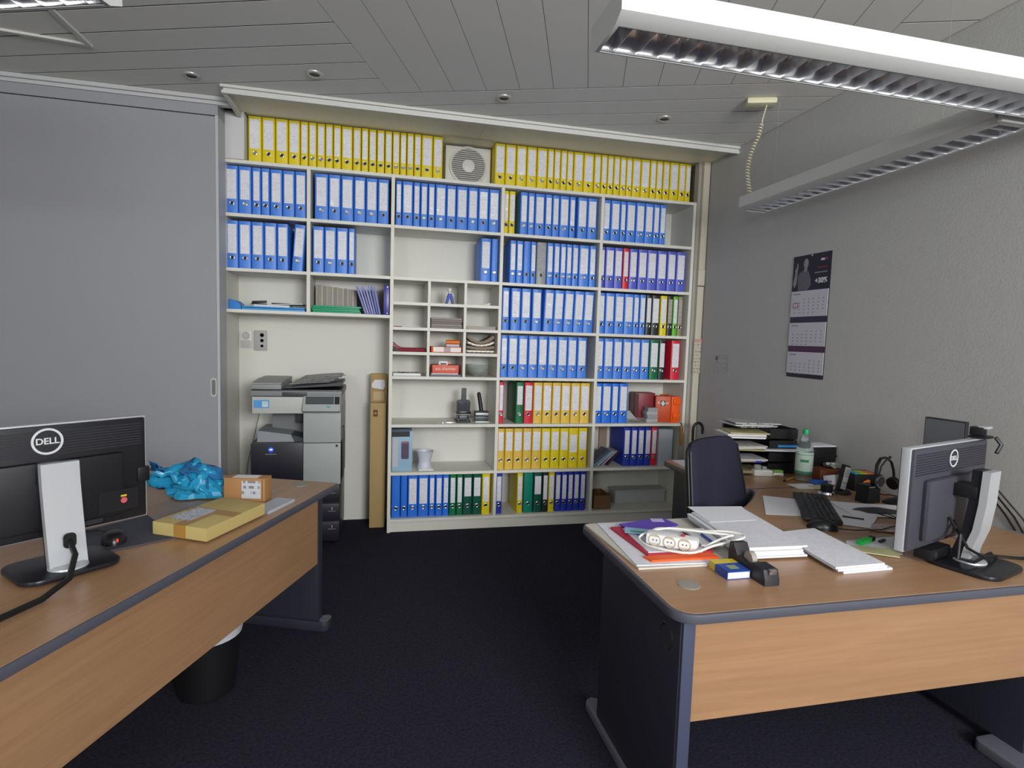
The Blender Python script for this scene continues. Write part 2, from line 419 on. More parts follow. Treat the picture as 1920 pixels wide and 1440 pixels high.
def lamps():
    Mb = mat('luminaire_white', '#c2c3c2', .4); Mr = mat('mirror_reflector', '#e6e7ea', .17, metal=.8)
    z = 2.3
    t = thing('pendant_luminaire', 'white linear pendant lamp with mirror louvres, parallel to the bookshelves', 'lamp', (.522, -2.634, z), 0, 'louvred pendant lamps')
    louvre_lamp(t, 1.86, .227, .085, 26, (Mb, Mr))
    for xw in (.25, 1.6): part('suspension_wire', G().cyl((xw, 0, .085), (xw, 0, 2.906-z), .0008, seg=6), mat('wire_grey', '#8a8a88', .5), t)
    t = thing('pendant_luminaire', 'white linear pendant lamp running along the right wall, end nearest the coiled cord', 'lamp', (2.205, -2.50, z), 90, 'louvred pendant lamps')
    louvre_lamp(t, 1.52, .227, .085, 22, (Mb, Mr))
    part('corner_joint', G().box(-.0195, 0, -.1, .1, 0, .085, .004), Mb, t)
    for xw in (.3, 1.35): part('suspension_wire', G().cyl((xw, 0, .085), (xw, 0, 2.906-z), .0008, seg=6), mat('wire_grey', '#8a8a88', .5), t)
    # left lamp, parallel to the left desk
    a = R(-20.5)
    ex, ey = -.775, -2.405
    t = thing('pendant_luminaire', 'white linear pendant lamp at upper left above the left desk', 'lamp', (ex-1.5*math.cos(a)+.09*math.sin(a), ey-1.5*math.sin(a)-.09*math.cos(a), z), -20.5, 'louvred pendant lamps')
    louvre_lamp(t, 1.5, .227, .085, 22, (Mb, Mr))
    for xw in (.2, 1.3): part('suspension_wire', G().cyl((xw, 0, .085), (xw, 0, 2.906-z), .0008, seg=6), mat('wire_grey', '#8a8a88', .5), t)
    # coiled supply cord
    t = thing('lamp_cord', 'cream coiled lamp cord hanging from a ceiling box', 'cord', (2.09, -1.13, ZC))
    part('ceiling_box', G().box(-.085, .085, -.05, .05, -.035, 0, .012, mx=Matrix.Rotation(R(-20), 4, 'Z')), M_cream, t)
    p0, p1 = Vector((.026, -.03, -.03)), Vector((.065, .13, -.515))
    n = 420; pts = []
    for i in range(n+1):
        u = i/n
        c = p0.lerp(p1, u) + Vector((-.022*math.sin(u*math.pi)-.035*max(0, math.sin((u-.35)/.65*math.pi)), 0, 0))
        rr = .0115*min(1, max(0, (u-.18)/.05))*min(1, (1-u)/.02+.2)
        th = u*2*math.pi*30
        pts.append(c+Vector((rr*math.cos(th), rr*math.sin(th), 0)))
    part('coiled_cable', G().tube(pts, .0036, 5), M_cream, t)
    # surface mounted cable duct near the top left lamp
    b = thing('cable_duct', 'thin white cable duct forming a corner on the ceiling at upper left', 'cable duct', (-1.558, -.70, ZC-.012))
    part('duct_run', G().box(-.012, .012, -.75, 0, 0, .012, mx=Matrix.Rotation(R(-2), 4, 'Z')), mat('duct_white', '#c3c2bd', .5), b)
    part('duct_run', G().box(-.9, -.0125, -.024, 0, 0, .012, mx=Matrix.Rotation(R(6), 4, 'Z')), mat('duct_white'), b)
lamps()
BINDERS = [
 ('top','leftfan',2.590,0.070,[('yellow',-0.964,-0.876),('yellow',-0.876,-0.790),('yellow',-0.790,-0.707),('yellow',-0.707,-0.630),('yellow',-0.630,-0.576),('yellow',-0.576,-0.521),('yellow',-0.521,-0.465),('yellow',-0.465,-0.412),('yellow',-0.412,-0.358),('yellow',-0.358,-0.281),('yellow',-0.281,-0.223),('yellow',-0.223,-0.172),('yellow',-0.172,-0.117),('yellow',-0.117,-0.061),('yellow',-0.061,-0.008),('yellow',-0.008,0.045),('yellow',0.045,0.093),('yellow',0.093,0.144),('yellow',0.144,0.197),('yellow',0.197,0.280),('yellow',0.280,0.352)]),
 ('top','rightfan',2.590,0.070,[('yellow',0.737,0.818),('yellow',0.818,0.902),('yellow',0.902,0.983),('yellow',0.983,1.062),('yellow',1.062,1.144),('yellow',1.144,1.196),('yellow',1.196,1.249),('yellow',1.249,1.301),('yellow',1.301,1.354),('yellow',1.354,1.436),('yellow',1.436,1.521),('yellow',1.521,1.578),('yellow',1.578,1.631),('yellow',1.631,1.683),('yellow',1.683,1.737),('yellow',1.737,1.790),('yellow',1.790,1.842),('yellow',1.842,1.915),('yellow',1.915,1.993),('yellow',1.993,2.048),('yellow',2.048,2.104),('yellow',2.104,2.163),('yellow',2.163,2.242),('yellow',2.242,2.304),('yellow',2.304,2.354)]),
 (1,0,2.241,0.050,[('blue',-1.103,-1.021),('blue',-1.021,-0.937),('blue',-0.937,-0.878),('blue',-0.878,-0.822),('blue',-0.822,-0.742),('blue',-0.742,-0.662),('blue',-0.662,-0.585)]),
 (1,1,2.241,0.050,[('blue',-0.534,-0.441),('blue',-0.441,-0.358),('blue',-0.358,-0.270),('blue',-0.270,-0.188),('blue',-0.188,-0.106),('blue',-0.106,-0.026)]),
 (1,2,2.241,0.050,[('blue',0.018,0.064),('blue',0.064,0.143),('blue',0.143,0.195),('blue',0.195,0.249),('blue',0.249,0.301),('blue',0.301,0.382),('blue',0.382,0.456),('blue',0.456,0.541),('blue',0.541,0.618),('blue',0.618,0.698),('blue',0.698,0.779)]),
 (1,3,2.241,0.050,[('yellow',0.813,0.852),('yellow',0.852,0.902),('blue',0.936,0.998),('blue',0.998,1.053),('blue',1.053,1.132),('blue',1.132,1.191),('blue',1.191,1.249),('blue',1.249,1.328),('blue',1.328,1.379),('blue',1.392,1.474),('blue',1.474,1.554)]),
 (1,4,2.241,0.050,[('blue',1.602,1.668),('blue',1.668,1.748),('blue',1.748,1.798),('blue',1.798,1.879),('blue',1.879,1.956),('blue',1.956,2.030),('blue',2.030,2.086),('blue',2.086,2.142)]),
 (2,0,1.879,0.040,[('blue',-1.099,-1.021),('blue',-1.021,-0.940),('blue',-0.940,-0.860),('blue',-0.860,-0.777),('blue',-0.777,-0.701),('blue:lean4',-0.684,-0.607)]),
 (2,1,1.879,0.040,[('blue',-0.545,-0.466),('blue',-0.466,-0.385),('blue',-0.385,-0.305),('blue',-0.305,-0.257)]),
 (2,2,1.879,0.040,[('blue',0.643,0.724),('blue',0.724,0.776)]),
 (2,3,1.879,0.040,[('blue',0.865,0.918),('blue',0.918,0.972),('blue',0.972,1.029),('blue',1.029,1.074),('grey',1.074,1.155),('blue',1.155,1.210),('blue',1.210,1.262),('blue',1.262,1.312),('blue',1.312,1.361),('blue',1.361,1.415),('blue',1.415,1.500),('blue',1.500,1.557)]),
 (2,4,1.879,0.040,[('indigo',1.594,1.633),('indigo',1.633,1.710),('indigo',1.710,1.782),('red',1.782,1.837),('indigo',1.837,1.910),('indigo',1.910,1.991),('indigo',1.991,2.078),('indigo',2.078,2.164),('indigo',2.164,2.244),('indigo',2.244,2.328)]),
 (3,3,1.524,0.040,[('blue',0.816,0.876),('blue',0.885,0.965),('blue',0.965,1.044),('blue',1.051,1.130),('blue:lean1.5',1.143,1.223),('blue:lean1.5',1.223,1.304),('blue:lean1.5',1.304,1.385),('blue:lean1.5',1.385,1.468),('blue:lean1.5',1.468,1.550)]),
 (3,4,1.524,0.040,[('blue',1.589,1.650),('blue',1.650,1.729),('blue',1.729,1.810),('blue',1.810,1.891),('blue',1.891,1.943),('blue',1.943,1.997),('black',1.997,2.050),('black',2.050,2.124),('yellow',2.124,2.186),('black',2.186,2.237),('lime',2.237,2.282),('tan',2.282,2.325)]),
 (4,3,1.167,0.040,[('blue',0.814,0.873),('blue',0.873,0.953),('blue',0.953,1.033),('blue',1.033,1.112),('blue',1.112,1.190),('blue',1.190,1.269),('blue',1.269,1.351),('blue',1.351,1.431),('blue',1.431,1.511)]),
 (4,4,1.167,0.040,[('blue',1.591,1.656),('blue',1.656,1.736),('blue',1.736,1.814),('blue',1.814,1.892),('blue',1.892,1.971),('blue',1.971,2.048),('green',2.048,2.130),('black',2.130,2.192),('red',2.237,2.321)]),
 (5,3,0.810,0.035,[('red',0.799,0.853),('green',0.945,1.011),('red',1.011,1.086),('amber',1.086,1.161),('amber',1.161,1.237),('amber',1.237,1.311),('amber',1.311,1.390),('amber',1.390,1.469),('amber',1.469,1.551)]),
 (5,4,0.810,0.035,[('azure',1.587,1.654),('azure',1.654,1.736),('azure',1.736,1.799),('azure',1.799,1.879)]),
 (6,3,0.452,0.035,[('amber',0.808,0.869),('amber',0.869,0.939),('amber',0.939,1.013),('amber',1.013,1.086),('amber',1.086,1.163),('yellow',1.163,1.238),('yellow',1.238,1.313),('yellow',1.313,1.388),('yellow',1.388,1.469),('yellow',1.469,1.545)]),
 (6,4,0.452,0.050,[('navy',1.863,1.926),('navy',1.926,1.987),('navy',1.987,2.049),('navy',2.049,2.109),('red',2.109,2.164)]),
 (7,2,0.100,0.040,[('azure',0.018,0.085),('azure',0.085,0.137),('azure',0.137,0.214),('azure',0.214,0.295),('azure',0.295,0.344),('azure',0.344,0.399),('azure',0.399,0.449),('green',0.449,0.504),('green',0.504,0.555),('pine',0.555,0.629),('pine',0.629,0.700),('yellow',0.700,0.767)]),
 (7,3,0.100,0.040,[('navy',0.808,0.863),('yellow',0.978,1.028),('teal',1.032,1.110),('pine',1.112,1.184),('black',1.184,1.235),('yellow',1.235,1.288),('navy',1.290,1.341),('navy',1.341,1.394),('navy',1.394,1.444),('navy',1.444,1.497),('navy',1.497,1.549)]),
]

# ------------------------------------------------------------------ shelving
SX = [-1.114, -.566, 0.0, .795, 1.579, 2.373]
ZB = dict(T=2.59, B2=2.241, B3=1.879, B4L=1.603, B4=1.524, Ba=1.702, Bb=1.521, Bc=1.343, Bd=1.165, B5=1.167, B6=.81, B7=.452, Bot=.10)
def shelving():
    th = .022; h = .012
    D = YN-.002
    lt = thing('wall_shelf', 'white open shelf unit hung over the copier, left part of the wall', 'shelf', (0, 0, 0))
    def board(t, x0, x1, z, y0=0.0): part('shelf_board', G().box(x0, x1, y0, D, z-th, z, .001, 1), M_shelf, t)
    part('upright', G().box(SX[0], SX[0]+.024, 0, D, 0, ZB['T']-th, .001, 1), M_shelf, lt)
    part('upright', G().box(SX[1]-h, SX[1]+h, 0, D, ZB['B4L'], ZB['T']-th, .001, 1), M_shelf, lt)
    board(lt, SX[0], -h, ZB['T'])
    for r in ('B2', 'B3'):
        board(lt, SX[0]+.024, SX[1]-h, ZB[r]); board(lt, SX[1]+h, -h, ZB[r])
    board(lt, SX[0]+.024, -h, ZB['B4L'])
    bc = thing('bookcase', 'tall white built-in bookcase filled with binders', 'bookcase', (SX[2], 0, 0))
    def bb(x0, x1, z, y0=0.0): part('shelf_board', G().box(x0-SX[2], x1-SX[2], y0, D, z-th, z, .001, 1), M_shelf, bc)
    part('upright', G().box(-h, h, 0, D, 0, ZB['T'], .001, 1), M_shelf, bc)
    for i in (3, 4): part('upright', G().box(SX[i]-h, SX[i]+h, .001, D, ZB['Bot'], ZB['T']-th, .001, 1), M_shelf, bc)
    part('upright', G().box(SX[5]-.024, SX[5], 0, D, 0, ZB['T']-th, .001, 1), M_shelf, bc)
    bb(h, SX[5], ZB['T'])
    ed = [(h, SX[3]-h), (SX[3]+h, SX[4]-h), (SX[4]+h, SX[5]-.024)]
    for i, rows in enumerate((('B2', 'B3', 'Ba', 'Bb', 'Bc', 'Bd', 'B6', 'B7'), ('B2', 'B3', 'B4', 'B5', 'B6', 'B7'), ('B2', 'B3', 'B4', 'B5', 'B6', 'B7'))):
        for r in rows: bb(ed[i][0], ed[i][1], ZB[r])
    for x in (.267, .533):
        for a, b in (('Ba', 'B3'), ('Bb', 'Ba'), ('Bc', 'Bb'), ('Bd', 'Bc')):
            part('divider', G().box(x-.010, x+.010, .001, D, ZB[a], ZB[b]-th, .001, 1), M_shelf, bc)
    bb(h, SX[5]-.024, ZB['Bot'])
    part('plinth', G().box(h, SX[5]-.024, .018, .036, 0, ZB['Bot']-th), M_shelf, bc)
shelving()

# ------------------------------------------------------------------ binders
BCOL = dict(blue='#4680da', indigo='#5460c4', azure='#2a70d8', navy='#2438a4', yellow='#dcc71c', amber='#dcb84a', green='#0f6b45', pine='#0a5140', teal='#0f8270', black='#26272b', red='#cf2338', grey='#8f9396', lime='#5cb52a', tan='#8d8168')
BWORD = dict(blue='blue', indigo='violet-blue', azure='bright blue', navy='dark blue', yellow='yellow', amber='golden yellow', green='green', pine='dark green', teal='teal green', black='black', red='red', grey='grey', lime='lime green', tan='marbled brown')
BMAT = {k: mat('binder_'+k, v, .42, spec=.5, var=.05, vscale=40) for k, v in BCOL.items()}
M_label = print_mat('binder_label', '#dcdce4', '#70727e', freq=85, amount=.24, xs=90)
M_label_s = print_mat('binder_label_sleeve', '#dcdce4', '#70727e', freq=85, amount=.2, xs=90, wrinkle=1.0)
M_label_g = print_mat('binder_label_grey', '#9fa2a4', '#55565c', freq=105, amount=.4, xs=150)
M_label_t = print_mat('binder_label_taupe', '#a89f97', '#55565c', freq=60, amount=.4, xs=150)
RING = G().lathe([(.0095, .0), (.0098, .0016), (.012, .0022), (.0146, .0012), (.0148, 0)], 18, cap=False, mx=Matrix.Rotation(R(90), 4, 'X')).mesh('finger_ring')
HOLE = G().lathe([(.0098, 0), (.0098, .0006), (0, .0007)], 16, cap=False, mx=Matrix.Rotation(R(90), 4, 'X')).mesh('finger_hole')
M_ring = mat('ring_metal', '#b4b4b4', .28, metal=.9)
M_hole = mat('ring_dark', '#0c0c0e', .6); M_hole2 = mat('ring_inside_metal', '#8e8e90', .35, metal=.6)
BODY = {}
def binder_body(w, h=.318):
    k = (round(w, 3), h)
    if k not in BODY:
        w2 = w/2-.0006; c = .0065; d = .282
        P = [(-w2+c, 0), (w2-c, 0), (w2-.0022, .0025), (w2, .0085), (w2, d), (w2-.0025, d), (w2-.0025, .010), (-w2+.0025, .010), (-w2+.0025, d), (-w2, d), (-w2, .0085), (-w2+.0022, .0025)]
        BODY[k] = G().prism(P, 0, h)
        BODY[k] = BODY[k].mesh('cover')
    return BODY[k]
COLN = ['leftmost column', 'second column', 'third column', 'fourth column', 'rightmost column']
ROWN = {1: 'first row below top shelf', 2: 'second row below top shelf', 3: 'third row below top shelf', 4: 'fourth row below top shelf', 5: 'fifth row below top shelf', 6: 'sixth row below top shelf', 7: 'bottom row'}
def binders():
    bodies = {}
    lab = {}
    for row, col, z, rec, lst in BINDERS:
        for i, (c, x0, x1) in enumerate(lst):
            lean = 0
            if ':' in c: c, l = c.split(':lean'); lean = float(l)
            if col == 4 and x0 < SX[4]+.0135: x0 = SX[4]+.0135
            if col == 3 and x0 < SX[3]+.0135: x0 = SX[3]+.0135
            if col == 2 and x0 < .0135: x0 = .0135
            w = x1-x0-.003
            wide = w > .066
            pos = 'leftmost' if i == 0 else ('rightmost' if i == len(lst)-1 else ORD[i]+' from left')
            wd = 'wide' if wide else 'narrow'
            if row == 'top':
                label = '%s %s binder, %s on the top %s of the wall fan' % (wd, BWORD[c], pos, 'left' if col == 'leftfan' else 'right')
            else:
                same = [q for q in lst if q[0].split(':')[0] == c]
                if len(same) == 1: label = '%s %s binder, the only one in %s, %s' % (wd, BWORD[c], ROWN[row], COLN[col])
                else: label = '%s %s binder, %s in %s, %s' % (wd, BWORD[c], pos, ROWN[row], COLN[col])
                if lean > 3: label = 'wide blue binder tilting right, end of second row below top shelf, leftmost column'
            h = .312 if row == 'top' else .318
            dy = rnd.uniform(-.004, .004)
            zo = math.sin(R(lean))*w/2
            t = thing('binder', label, 'binder', ((x0+x1)/2, rec+dy, z+zo+.0006), 0, 'lever arch binders on the shelves', ry=lean)
            key = (c, round(w, 3), h)
            if key not in bodies:
                me = binder_body(w, h)
                if len(me.materials): me = me.copy(); me.materials.clear()
                me.materials.append(BMAT[c]); bodies[key] = me
            part('cover', bodies[key], None, t)
            # paper label and finger ring
            style = 'full'
            if row == 6 and col == 3: style = 'high'
            if (row, col, i) in ((7, 3, 2), (7, 2, 0), (7, 2, 1), (2, 3, 2), (2, 2, 1)): style = 'none'
            if (row, col, i) in ((7, 2, 10), (7, 3, 3), (7, 2, 9), (5, 3, 1)): style = 'high'
            lw = w*(.72 if wide else .66)
            z0, z1 = (.100, .294)
            if style == 'high': z0, z1 = .145, .290
            if row == 6 and col == 3 and i == 8: z0, z1 = .125, .265
            if style != 'none':
                k = (round(lw, 3), z0, z1)
                if k not in lab: lab[k] = G().box(-lw/2, lw/2, -.0009, .0002, z0, z1).mesh('spine_label')
                glossy = rnd.random() < (.55 if row in (1, 2, 3, 4) else .3)
                lm = M_label_s if glossy else M_label
                if c == 'grey': lm = M_label_g
                if c in ('tan',) or (row == 3 and col == 4 and i == 9): lm = M_label_t
                me = lab[k]
                if (k, lm.name) not in lab:
                    me2 = me.copy(); me2.materials.clear(); me2.materials.append(lm); lab[(k, lm.name)] = me2
                part('spine_label', lab[(k, lm.name)], None, t)
            rg = part('finger_ring', RING, M_ring, t, loc=(0, 0, .072))
            hm = M_hole if rnd.random() < .6 else M_hole2
            kk = 'hole'+hm.name
            if kk not in lab:
                m2 = HOLE.copy(); m2.materials.clear(); m2.materials.append(hm); lab[kk] = m2
            part('finger_hole', lab[kk], None, rg)
            if z < .9: 
                pk = ('pages', round(w, 3))
                if pk not in lab: lab[pk] = G().box(-w/2+.006, w/2-.008, .02, .268, .006, .303).mesh('pages')
                part('pages', lab[pk], M_paper, t)
binders()

# ------------------------------------------------------------------ other things on the shelves
def shelf_things():
    zt = .0006+ZB['B4L']
    # first column, low shelf: blue bag, folders, gadgets
    g = G().prism([(-.058, 0), (.018, 0), (.014, .03), (-.02, .062), (-.056, .07)], 0, .16, mx=Matrix.Rotation(R(90), 4, 'X'))
    solo('paper_bag', g, mat('blue_paper', '#2a7fd4', .5), 'crumpled blue paper bag at left end of the shelf above the sockets', 'bag', (-1.028, .22, zt))
    solo('folder', G().box(-.205, .205, 0, .24, 0, .014, .002).box(-.205, .205, .001, .24, .017, .026, .002), mat('sky_folder', '#3f97d6', .5), 'flat pale blue folder lying on the shelf above the sockets', 'folder', (-.80, .05, zt))
    t = thing('document_pile', 'thin pile of white and grey documents on the pale blue folder', 'papers', (-.80, .07, zt+.026))
    part('sheet_stack', G().box(-.13, .10, 0, .2, 0, .014), M_paper, t); part('sheet_stack', G().box(-.02, .19, .01, .21, .014, .022, mx=Matrix.Rotation(R(-3), 4, 'Y')), mat('paper_grey', '#b9b6b2', .8), t)
    t = thing('stapler', 'small black stapler on the white documents, left column shelf', 'stapler', (-.90, .09, zt+.04))
    part('stapler_base', G().box(-.05, .05, -.015, .015, 0, .008, .002), M_black, t)
    part('stapler_arm', G().box(-.045, .05, -.013, .013, .010, .026, .004, mx=Matrix.Rotation(R(-4), 4, 'Y')), M_black, t)
    solo('pen', G().cyl((-.06, 0, .005), (.06, .01, .005), .005, seg=8), M_charcoal, 'dark pen lying right of the small black stapler', 'pen', (-.76, .09, zt+.046))
    # second column, low shelf: grey brochures, leaning lilac brochures, blue folder, green folders
    n = 16
    Mg = [mat('brochure_grey_%d' % k, c, .7) for k, c in enumerate(('#a39d93', '#9a958c', '#aaa49a', '#8f8a82'))]
    me = {}
    for k in range(n):
        h = .205-.0018*k+rnd.uniform(-.002, .002)
        o = part('brochure', G().box(-.0088, .0088, 0, .15, 0, h, .001), Mg[k % 4], None, loc=(-.53+k*.0182, .19+rnd.uniform(0, .01), zt))
        tag(o, 'upright grey brochure, %s from left above the green folders' % ORD[k], 'brochure', 'grey brochures standing behind the green folders')
    for k in range(4):
        solo('folder', G().box(-.165, .165, 0, .11, .0, .0125, .003), mat('folder_green%d' % (k % 2), ('#0f8f63', '#1a9d70')[k % 2], .4), 'green plastic folder, %s from bottom of the four piled before grey brochures' % ORD[k], 'folder', (-.378-.006*(k % 3), .045+.004*k, zt+k*.0128), group='green folders')
    Ml = [mat('lilac', '#8285c4', .55), mat('lilac2', '#9a9bcb', .55), mat('steelblue', '#5d6fb6', .5)]
    for k in range(7):
        o = part('brochure', G().box(-.006, .006, 0, .2, 0, .205, .001), Ml[k % 3] if k > 4 else Ml[k % 2], None, loc=(-.180+k*.0165, .06, zt+.003), rot=(0, R(-19+1.2*k), 0))
        tag(o, 'leaning lilac brochure, %s from left between grey brochures and dark blue folder' % ORD[k], 'brochure', 'lilac brochures leaning left')
    t = thing('ring_binder', 'slim dark blue ring binder upright at right end of the brochure shelf', 'binder', (-.036, .03, zt))
    part('cover', G().box(-.02, .02, 0, .24, 0, .212, .003), mat('navy_vinyl', '#2b2f86', .3), t)
    for z in (.012, .2): part('rivet', G().lathe([(.004, 0), (.003, .002), (0, .0025)], 10, at=(.005, 0, z), mx=Matrix.Rotation(R(90), 4, 'X')), M_chrome, t)
    # pigeonholes
    z = .0006+ZB['Ba']
    t = thing('figurine', 'small white figurine in blue overalls in the upper middle pigeonhole', 'figurine', (.425, .08, z))
    part('shoes', G().box(-.036, -.012, -.012, .014, 0, .008, .003).box(.012, .036, -.012, .014, 0, .008, .003), M_black, t)
    Mo = mat('overall_blue', '#4f62b8', .6)
    g = G().cyl((-.022, 0, .008), (-.010, 0, .055), .0095, .011).cyl((.022, 0, .008), (.010, 0, .055), .0095, .011)
    g.lathe([(.019, .045), (.021, .058), (.018, .078), (.010, .082)], 14, mx=Matrix.Diagonal((1, .6, 1, 1)))
    part('overalls', g, Mo, t)
    g = G().lathe([(.014, .078), (.016, .084), (.010, .092), (.015, .098), (.0165, .107), (.013, .118), (0, .122)], 14)
    g.cyl((-.017, 0, .082), (-.028, 0, .058), .006).cyl((.017, 0, .082), (.028, 0, .058), .006)
    part('head_and_arms', g, mat('figurine_white', '#d9d8d2', .5), t)
    solo('card', G().prism([(0, 0), (.07, 0), (.07, .028)], 0, .002, mx=Matrix.Rotation(R(90), 4, 'X')), M_paper, 'small white card leaning in the upper right pigeonhole', 'card', (.67, .12, z))
    z = .0006+ZB['Bb']
    Mc = [mat('cloth_%d' % k, c, .9, bump=.4, bscale=300) for k, c in enumerate(('#8e857f', '#9d948e', '#857c78'))]
    for k in range(5):
        def fn(u, v, k=k):
            return (-.118+.236*u, .0+.19*v, .0)
        g = G().box(-.117+.002*(k % 2), .117-.003*(k % 3), 0, .19, 0, .0155, .005)
        solo('folded_cloth', g, Mc[k % 3], 'folded grey cloth, %s from bottom of the pile in the centre pigeonhole' % ORD[k], 'cloth', (.402, .035, z+.0158*k), group='folded cloths in a pigeonhole')
    solo('notebook', G().box(-.11, .11, 0, .2, .0, .024, .003), mat('notebook_greige', '#a89e98', .7), 'flat greyish notebook in the right pigeonhole beside the cloth pile', 'notebook', (.66, .03, z))
    solo('paper_scraps', G().box(-.06, .0, 0, .12, 0, .004).box(-.03, .12, .03, .15, .004, .009, mx=Matrix.Rotation(R(4), 4, 'Z')), M_paper, 'few thin papers lying in the pigeonhole left of the cloth pile', 'papers', (.09, .05, z))
    solo('wood_strip', G().box(-.03, .03, 0, .02, 0, .006, .002), mat('reddish_wood', '#8d4a35', .6), 'small reddish strip at the left edge of the pigeonhole above the red folder', 'strip', (.047, .012, z))
    z = .0006+ZB['Bc']
    for k in range(3):
        g = G().grid(14, 2, lambda u, v, k=k: (-.112+.23*u, .19*v, .0085+.009*k+(.028+.006*k)*max(0, (.3-u)/.3)**1.6))
        o = part('folder', g, mat('crimson_%d' % k, ('#8a1f33', '#a5283f', '#74182a')[k], .5), None, loc=(.132, .04, z))
        md = o.modifiers.new('thickness', 'SOLIDIFY'); md.thickness = .007; md.offset = -1
        tag(o, 'red cardboard folder curling up at left, %s from bottom in the left pigeonhole' % ORD[k], 'folder', 'red folders in a pigeonhole')
    t = thing('carton', 'low white and orange carton in the pigeonhole above the salmon box', 'box', (.405, .04, z))
    part('carton_body', G().box(-.112, .112, 0, .16, 0, .042, .002), mat('carton_orange', '#d8541c', .5), t)
    part('white_panel', G().box(-.098, -.02, -.0012, .0, .004, .040).box(.03, .108, -.0012, .0, .004, .037), mat('carton_white', '#e6dcd6', .5), t)
    part('grey_panel', G().box(-.02, .03, -.0010, .0, .004, .036), mat('carton_mauve', '#a898a0', .5), t)
    t = thing('glue_bottle', 'small orange capped tube lying on the white and orange carton', 'tube', (.455, .08, z+.042))
    part('cap', G().cyl((-.05, 0, .035), (.05, 0, .035), .016, seg=16), mat('orange_plastic', '#e2700f', .4), t)
    part('holder', G().box(-.05, .05, -.015, .03, 0, .02, .003), mat('pale_blue_plastic', '#a9b3c4', .4), t)
    Mf = mat('foil', '#c9c0b4', .3, metal=.5); Mbr = mat('kraft_wrap', '#8f8172', .7)
    for k in range(4):
        def fn(u, v, k=k):
            s = (u-.5)*2
            dip = (.0, .012, .03, .055)[k]
            return (-.108+.214*u, .19*v, .004+.022*k+dip*s*s*.9+.004*math.sin(u*40+k)*(k % 2 == 0)*.5)
        g = G().grid(24, 2, fn)
        o = part('wrapped_sachet', g, Mf if k % 2 == 0 else Mbr, None, loc=(.662, .035, z))
        md = o.modifiers.new('thickness', 'SOLIDIFY'); md.thickness = .02; md.offset = 1
        tag(o, 'sagging %s wrapped packet, %s from bottom in the right pigeonhole over the bowl' % ('shiny' if k % 2 == 0 else 'brown', ORD[k]), 'packet', 'packets in a pigeonhole')
    z = .0006+ZB['Bd']
    solo('white_box', G().box(-.10, .10, 0, .17, 0, .018, .002), M_white, 'flat white box under dark keys in the lower left pigeonhole', 'box', (.118, .035, z))
    t = thing('key_bunch', 'bunch of dark keys lying on the flat white box', 'keys', (.11, .07, z+.018))
    for k in range(7):
        a = k*51; part('key', G().box(0, .034, -.005, .005, 0, .003, mx=Matrix.Translation((-.05+.02*k, .012*(k % 3), .001*(k+1))) @ Matrix.Rotation(R(a), 4, 'Z')), M_charcoal, t)
    part('key_ring', G().tube([(-.05+.012*math.cos(q*.5), .012*math.sin(q*.5), .009) for q in range(13)], .0015, 6), M_chrome, t)
    solo('book', G().box(-.115, .115, 0, .19, 0, .014, .002), mat('slate_book', '#6d6f7d', .6), 'slate grey book lying flat under the salmon box', 'book', (.402, .03, z))
    solo('book', G().box(-.105, .095, 0, .17, 0, .008, .001), M_paper, 'thin white book between the slate book and salmon box', 'book', (.402, .04, z+.014))
    t = thing('salmon_box', 'salmon coloured box with white lettering in the lower middle pigeonhole', 'box', (.402, .045, z+.022))
    part('box_body', G().box(-.1, .098, 0, .15, 0, .062, .004), mat('salmon', '#d9604a', .5), t)
    part('lettering', text_mesh('aus chantier', .032), mat('lettering_white', '#e8d8d0', .5), t, loc=(0, -.0006, .034), rot=(R(90), 0, 0))
    t = thing('gadget', 'small white gadget with pink tag lying on the salmon box', 'gadget', (.385, .08, z+.084))
    part('gadget_body', G().box(-.035, .035, -.02, .02, 0, .028, .004), M_white, t)
    part('clip', G().box(-.02, .022, -.022, -.018, .004, .014, .001), M_black, t)
    part('tag', G().box(.035, .056, -.012, .01, .008, .026, .002), mat('pink_plastic', '#dd8a80', .5), t)
    part('wire_loop', G().tube([(-.02, 0, .026), (-.035, 0, .06), (-.028, 0, .064), (-.01, 0, .028)], .0015, 6).tube([(.0, 0, .026), (-.015, 0, .06), (-.010, 0, .064), (.012, 0, .028)], .0015, 6), M_silver, t)
    t = thing('glass_bowl', 'clear glass bowl in the lower right pigeonhole', 'bowl', (.655, .13, z))
    part('bowl_wall', G().lathe([(.032, 0), (.036, .004), (.06, .02), (.082, .055), (.090, .092), (.0875, .092), (.079, .056), (.058, .024), (.03, .008), (0, .007)], 32), mat('bowl_glass', '#dfe8e2', .05, trans=.75, ior=1.45), t)
    # punches on the empty shelf
    z = .0006+ZB['B6']
    t = thing('hole_punch', 'large black heavy duty hole punch with upright handle, left one', 'hole punch', (.553, .10, z), 0)
    part('base_plate', G().box(-.053, .053, -.02, .14, 0, .012, .003), M_charcoal, t)
    part('punch_block', G().box(-.05, .05, .01, .06, .012, .05, .004), mat('gunmetal', '#4c4d52', .4, metal=.6), t)
    part('jaw', G().box(-.056, .056, -.01, .05, .066, .082, .003), M_blackgloss, t)
    part('lever', G().prism([(-.052, .08), (.052, .08), (.052, .16), (.042, .172), (.019, .172), (.017, .262), (-.017, .262), (-.019, .172), (-.042, .172), (-.052, .16)], -.015, .015, mx=Matrix.Translation((0, .03, 0)) @ Matrix.Rotation(R(90+6), 4, 'X'), bev=.004), mat('punch_grey', '#45464d', .35), t)
    part('die', G().cyl((-.035, .02, .012), (-.035, .02, .05), .012).cyl((.035, .02, .012), (.035, .02, .05), .012), M_chrome, t)
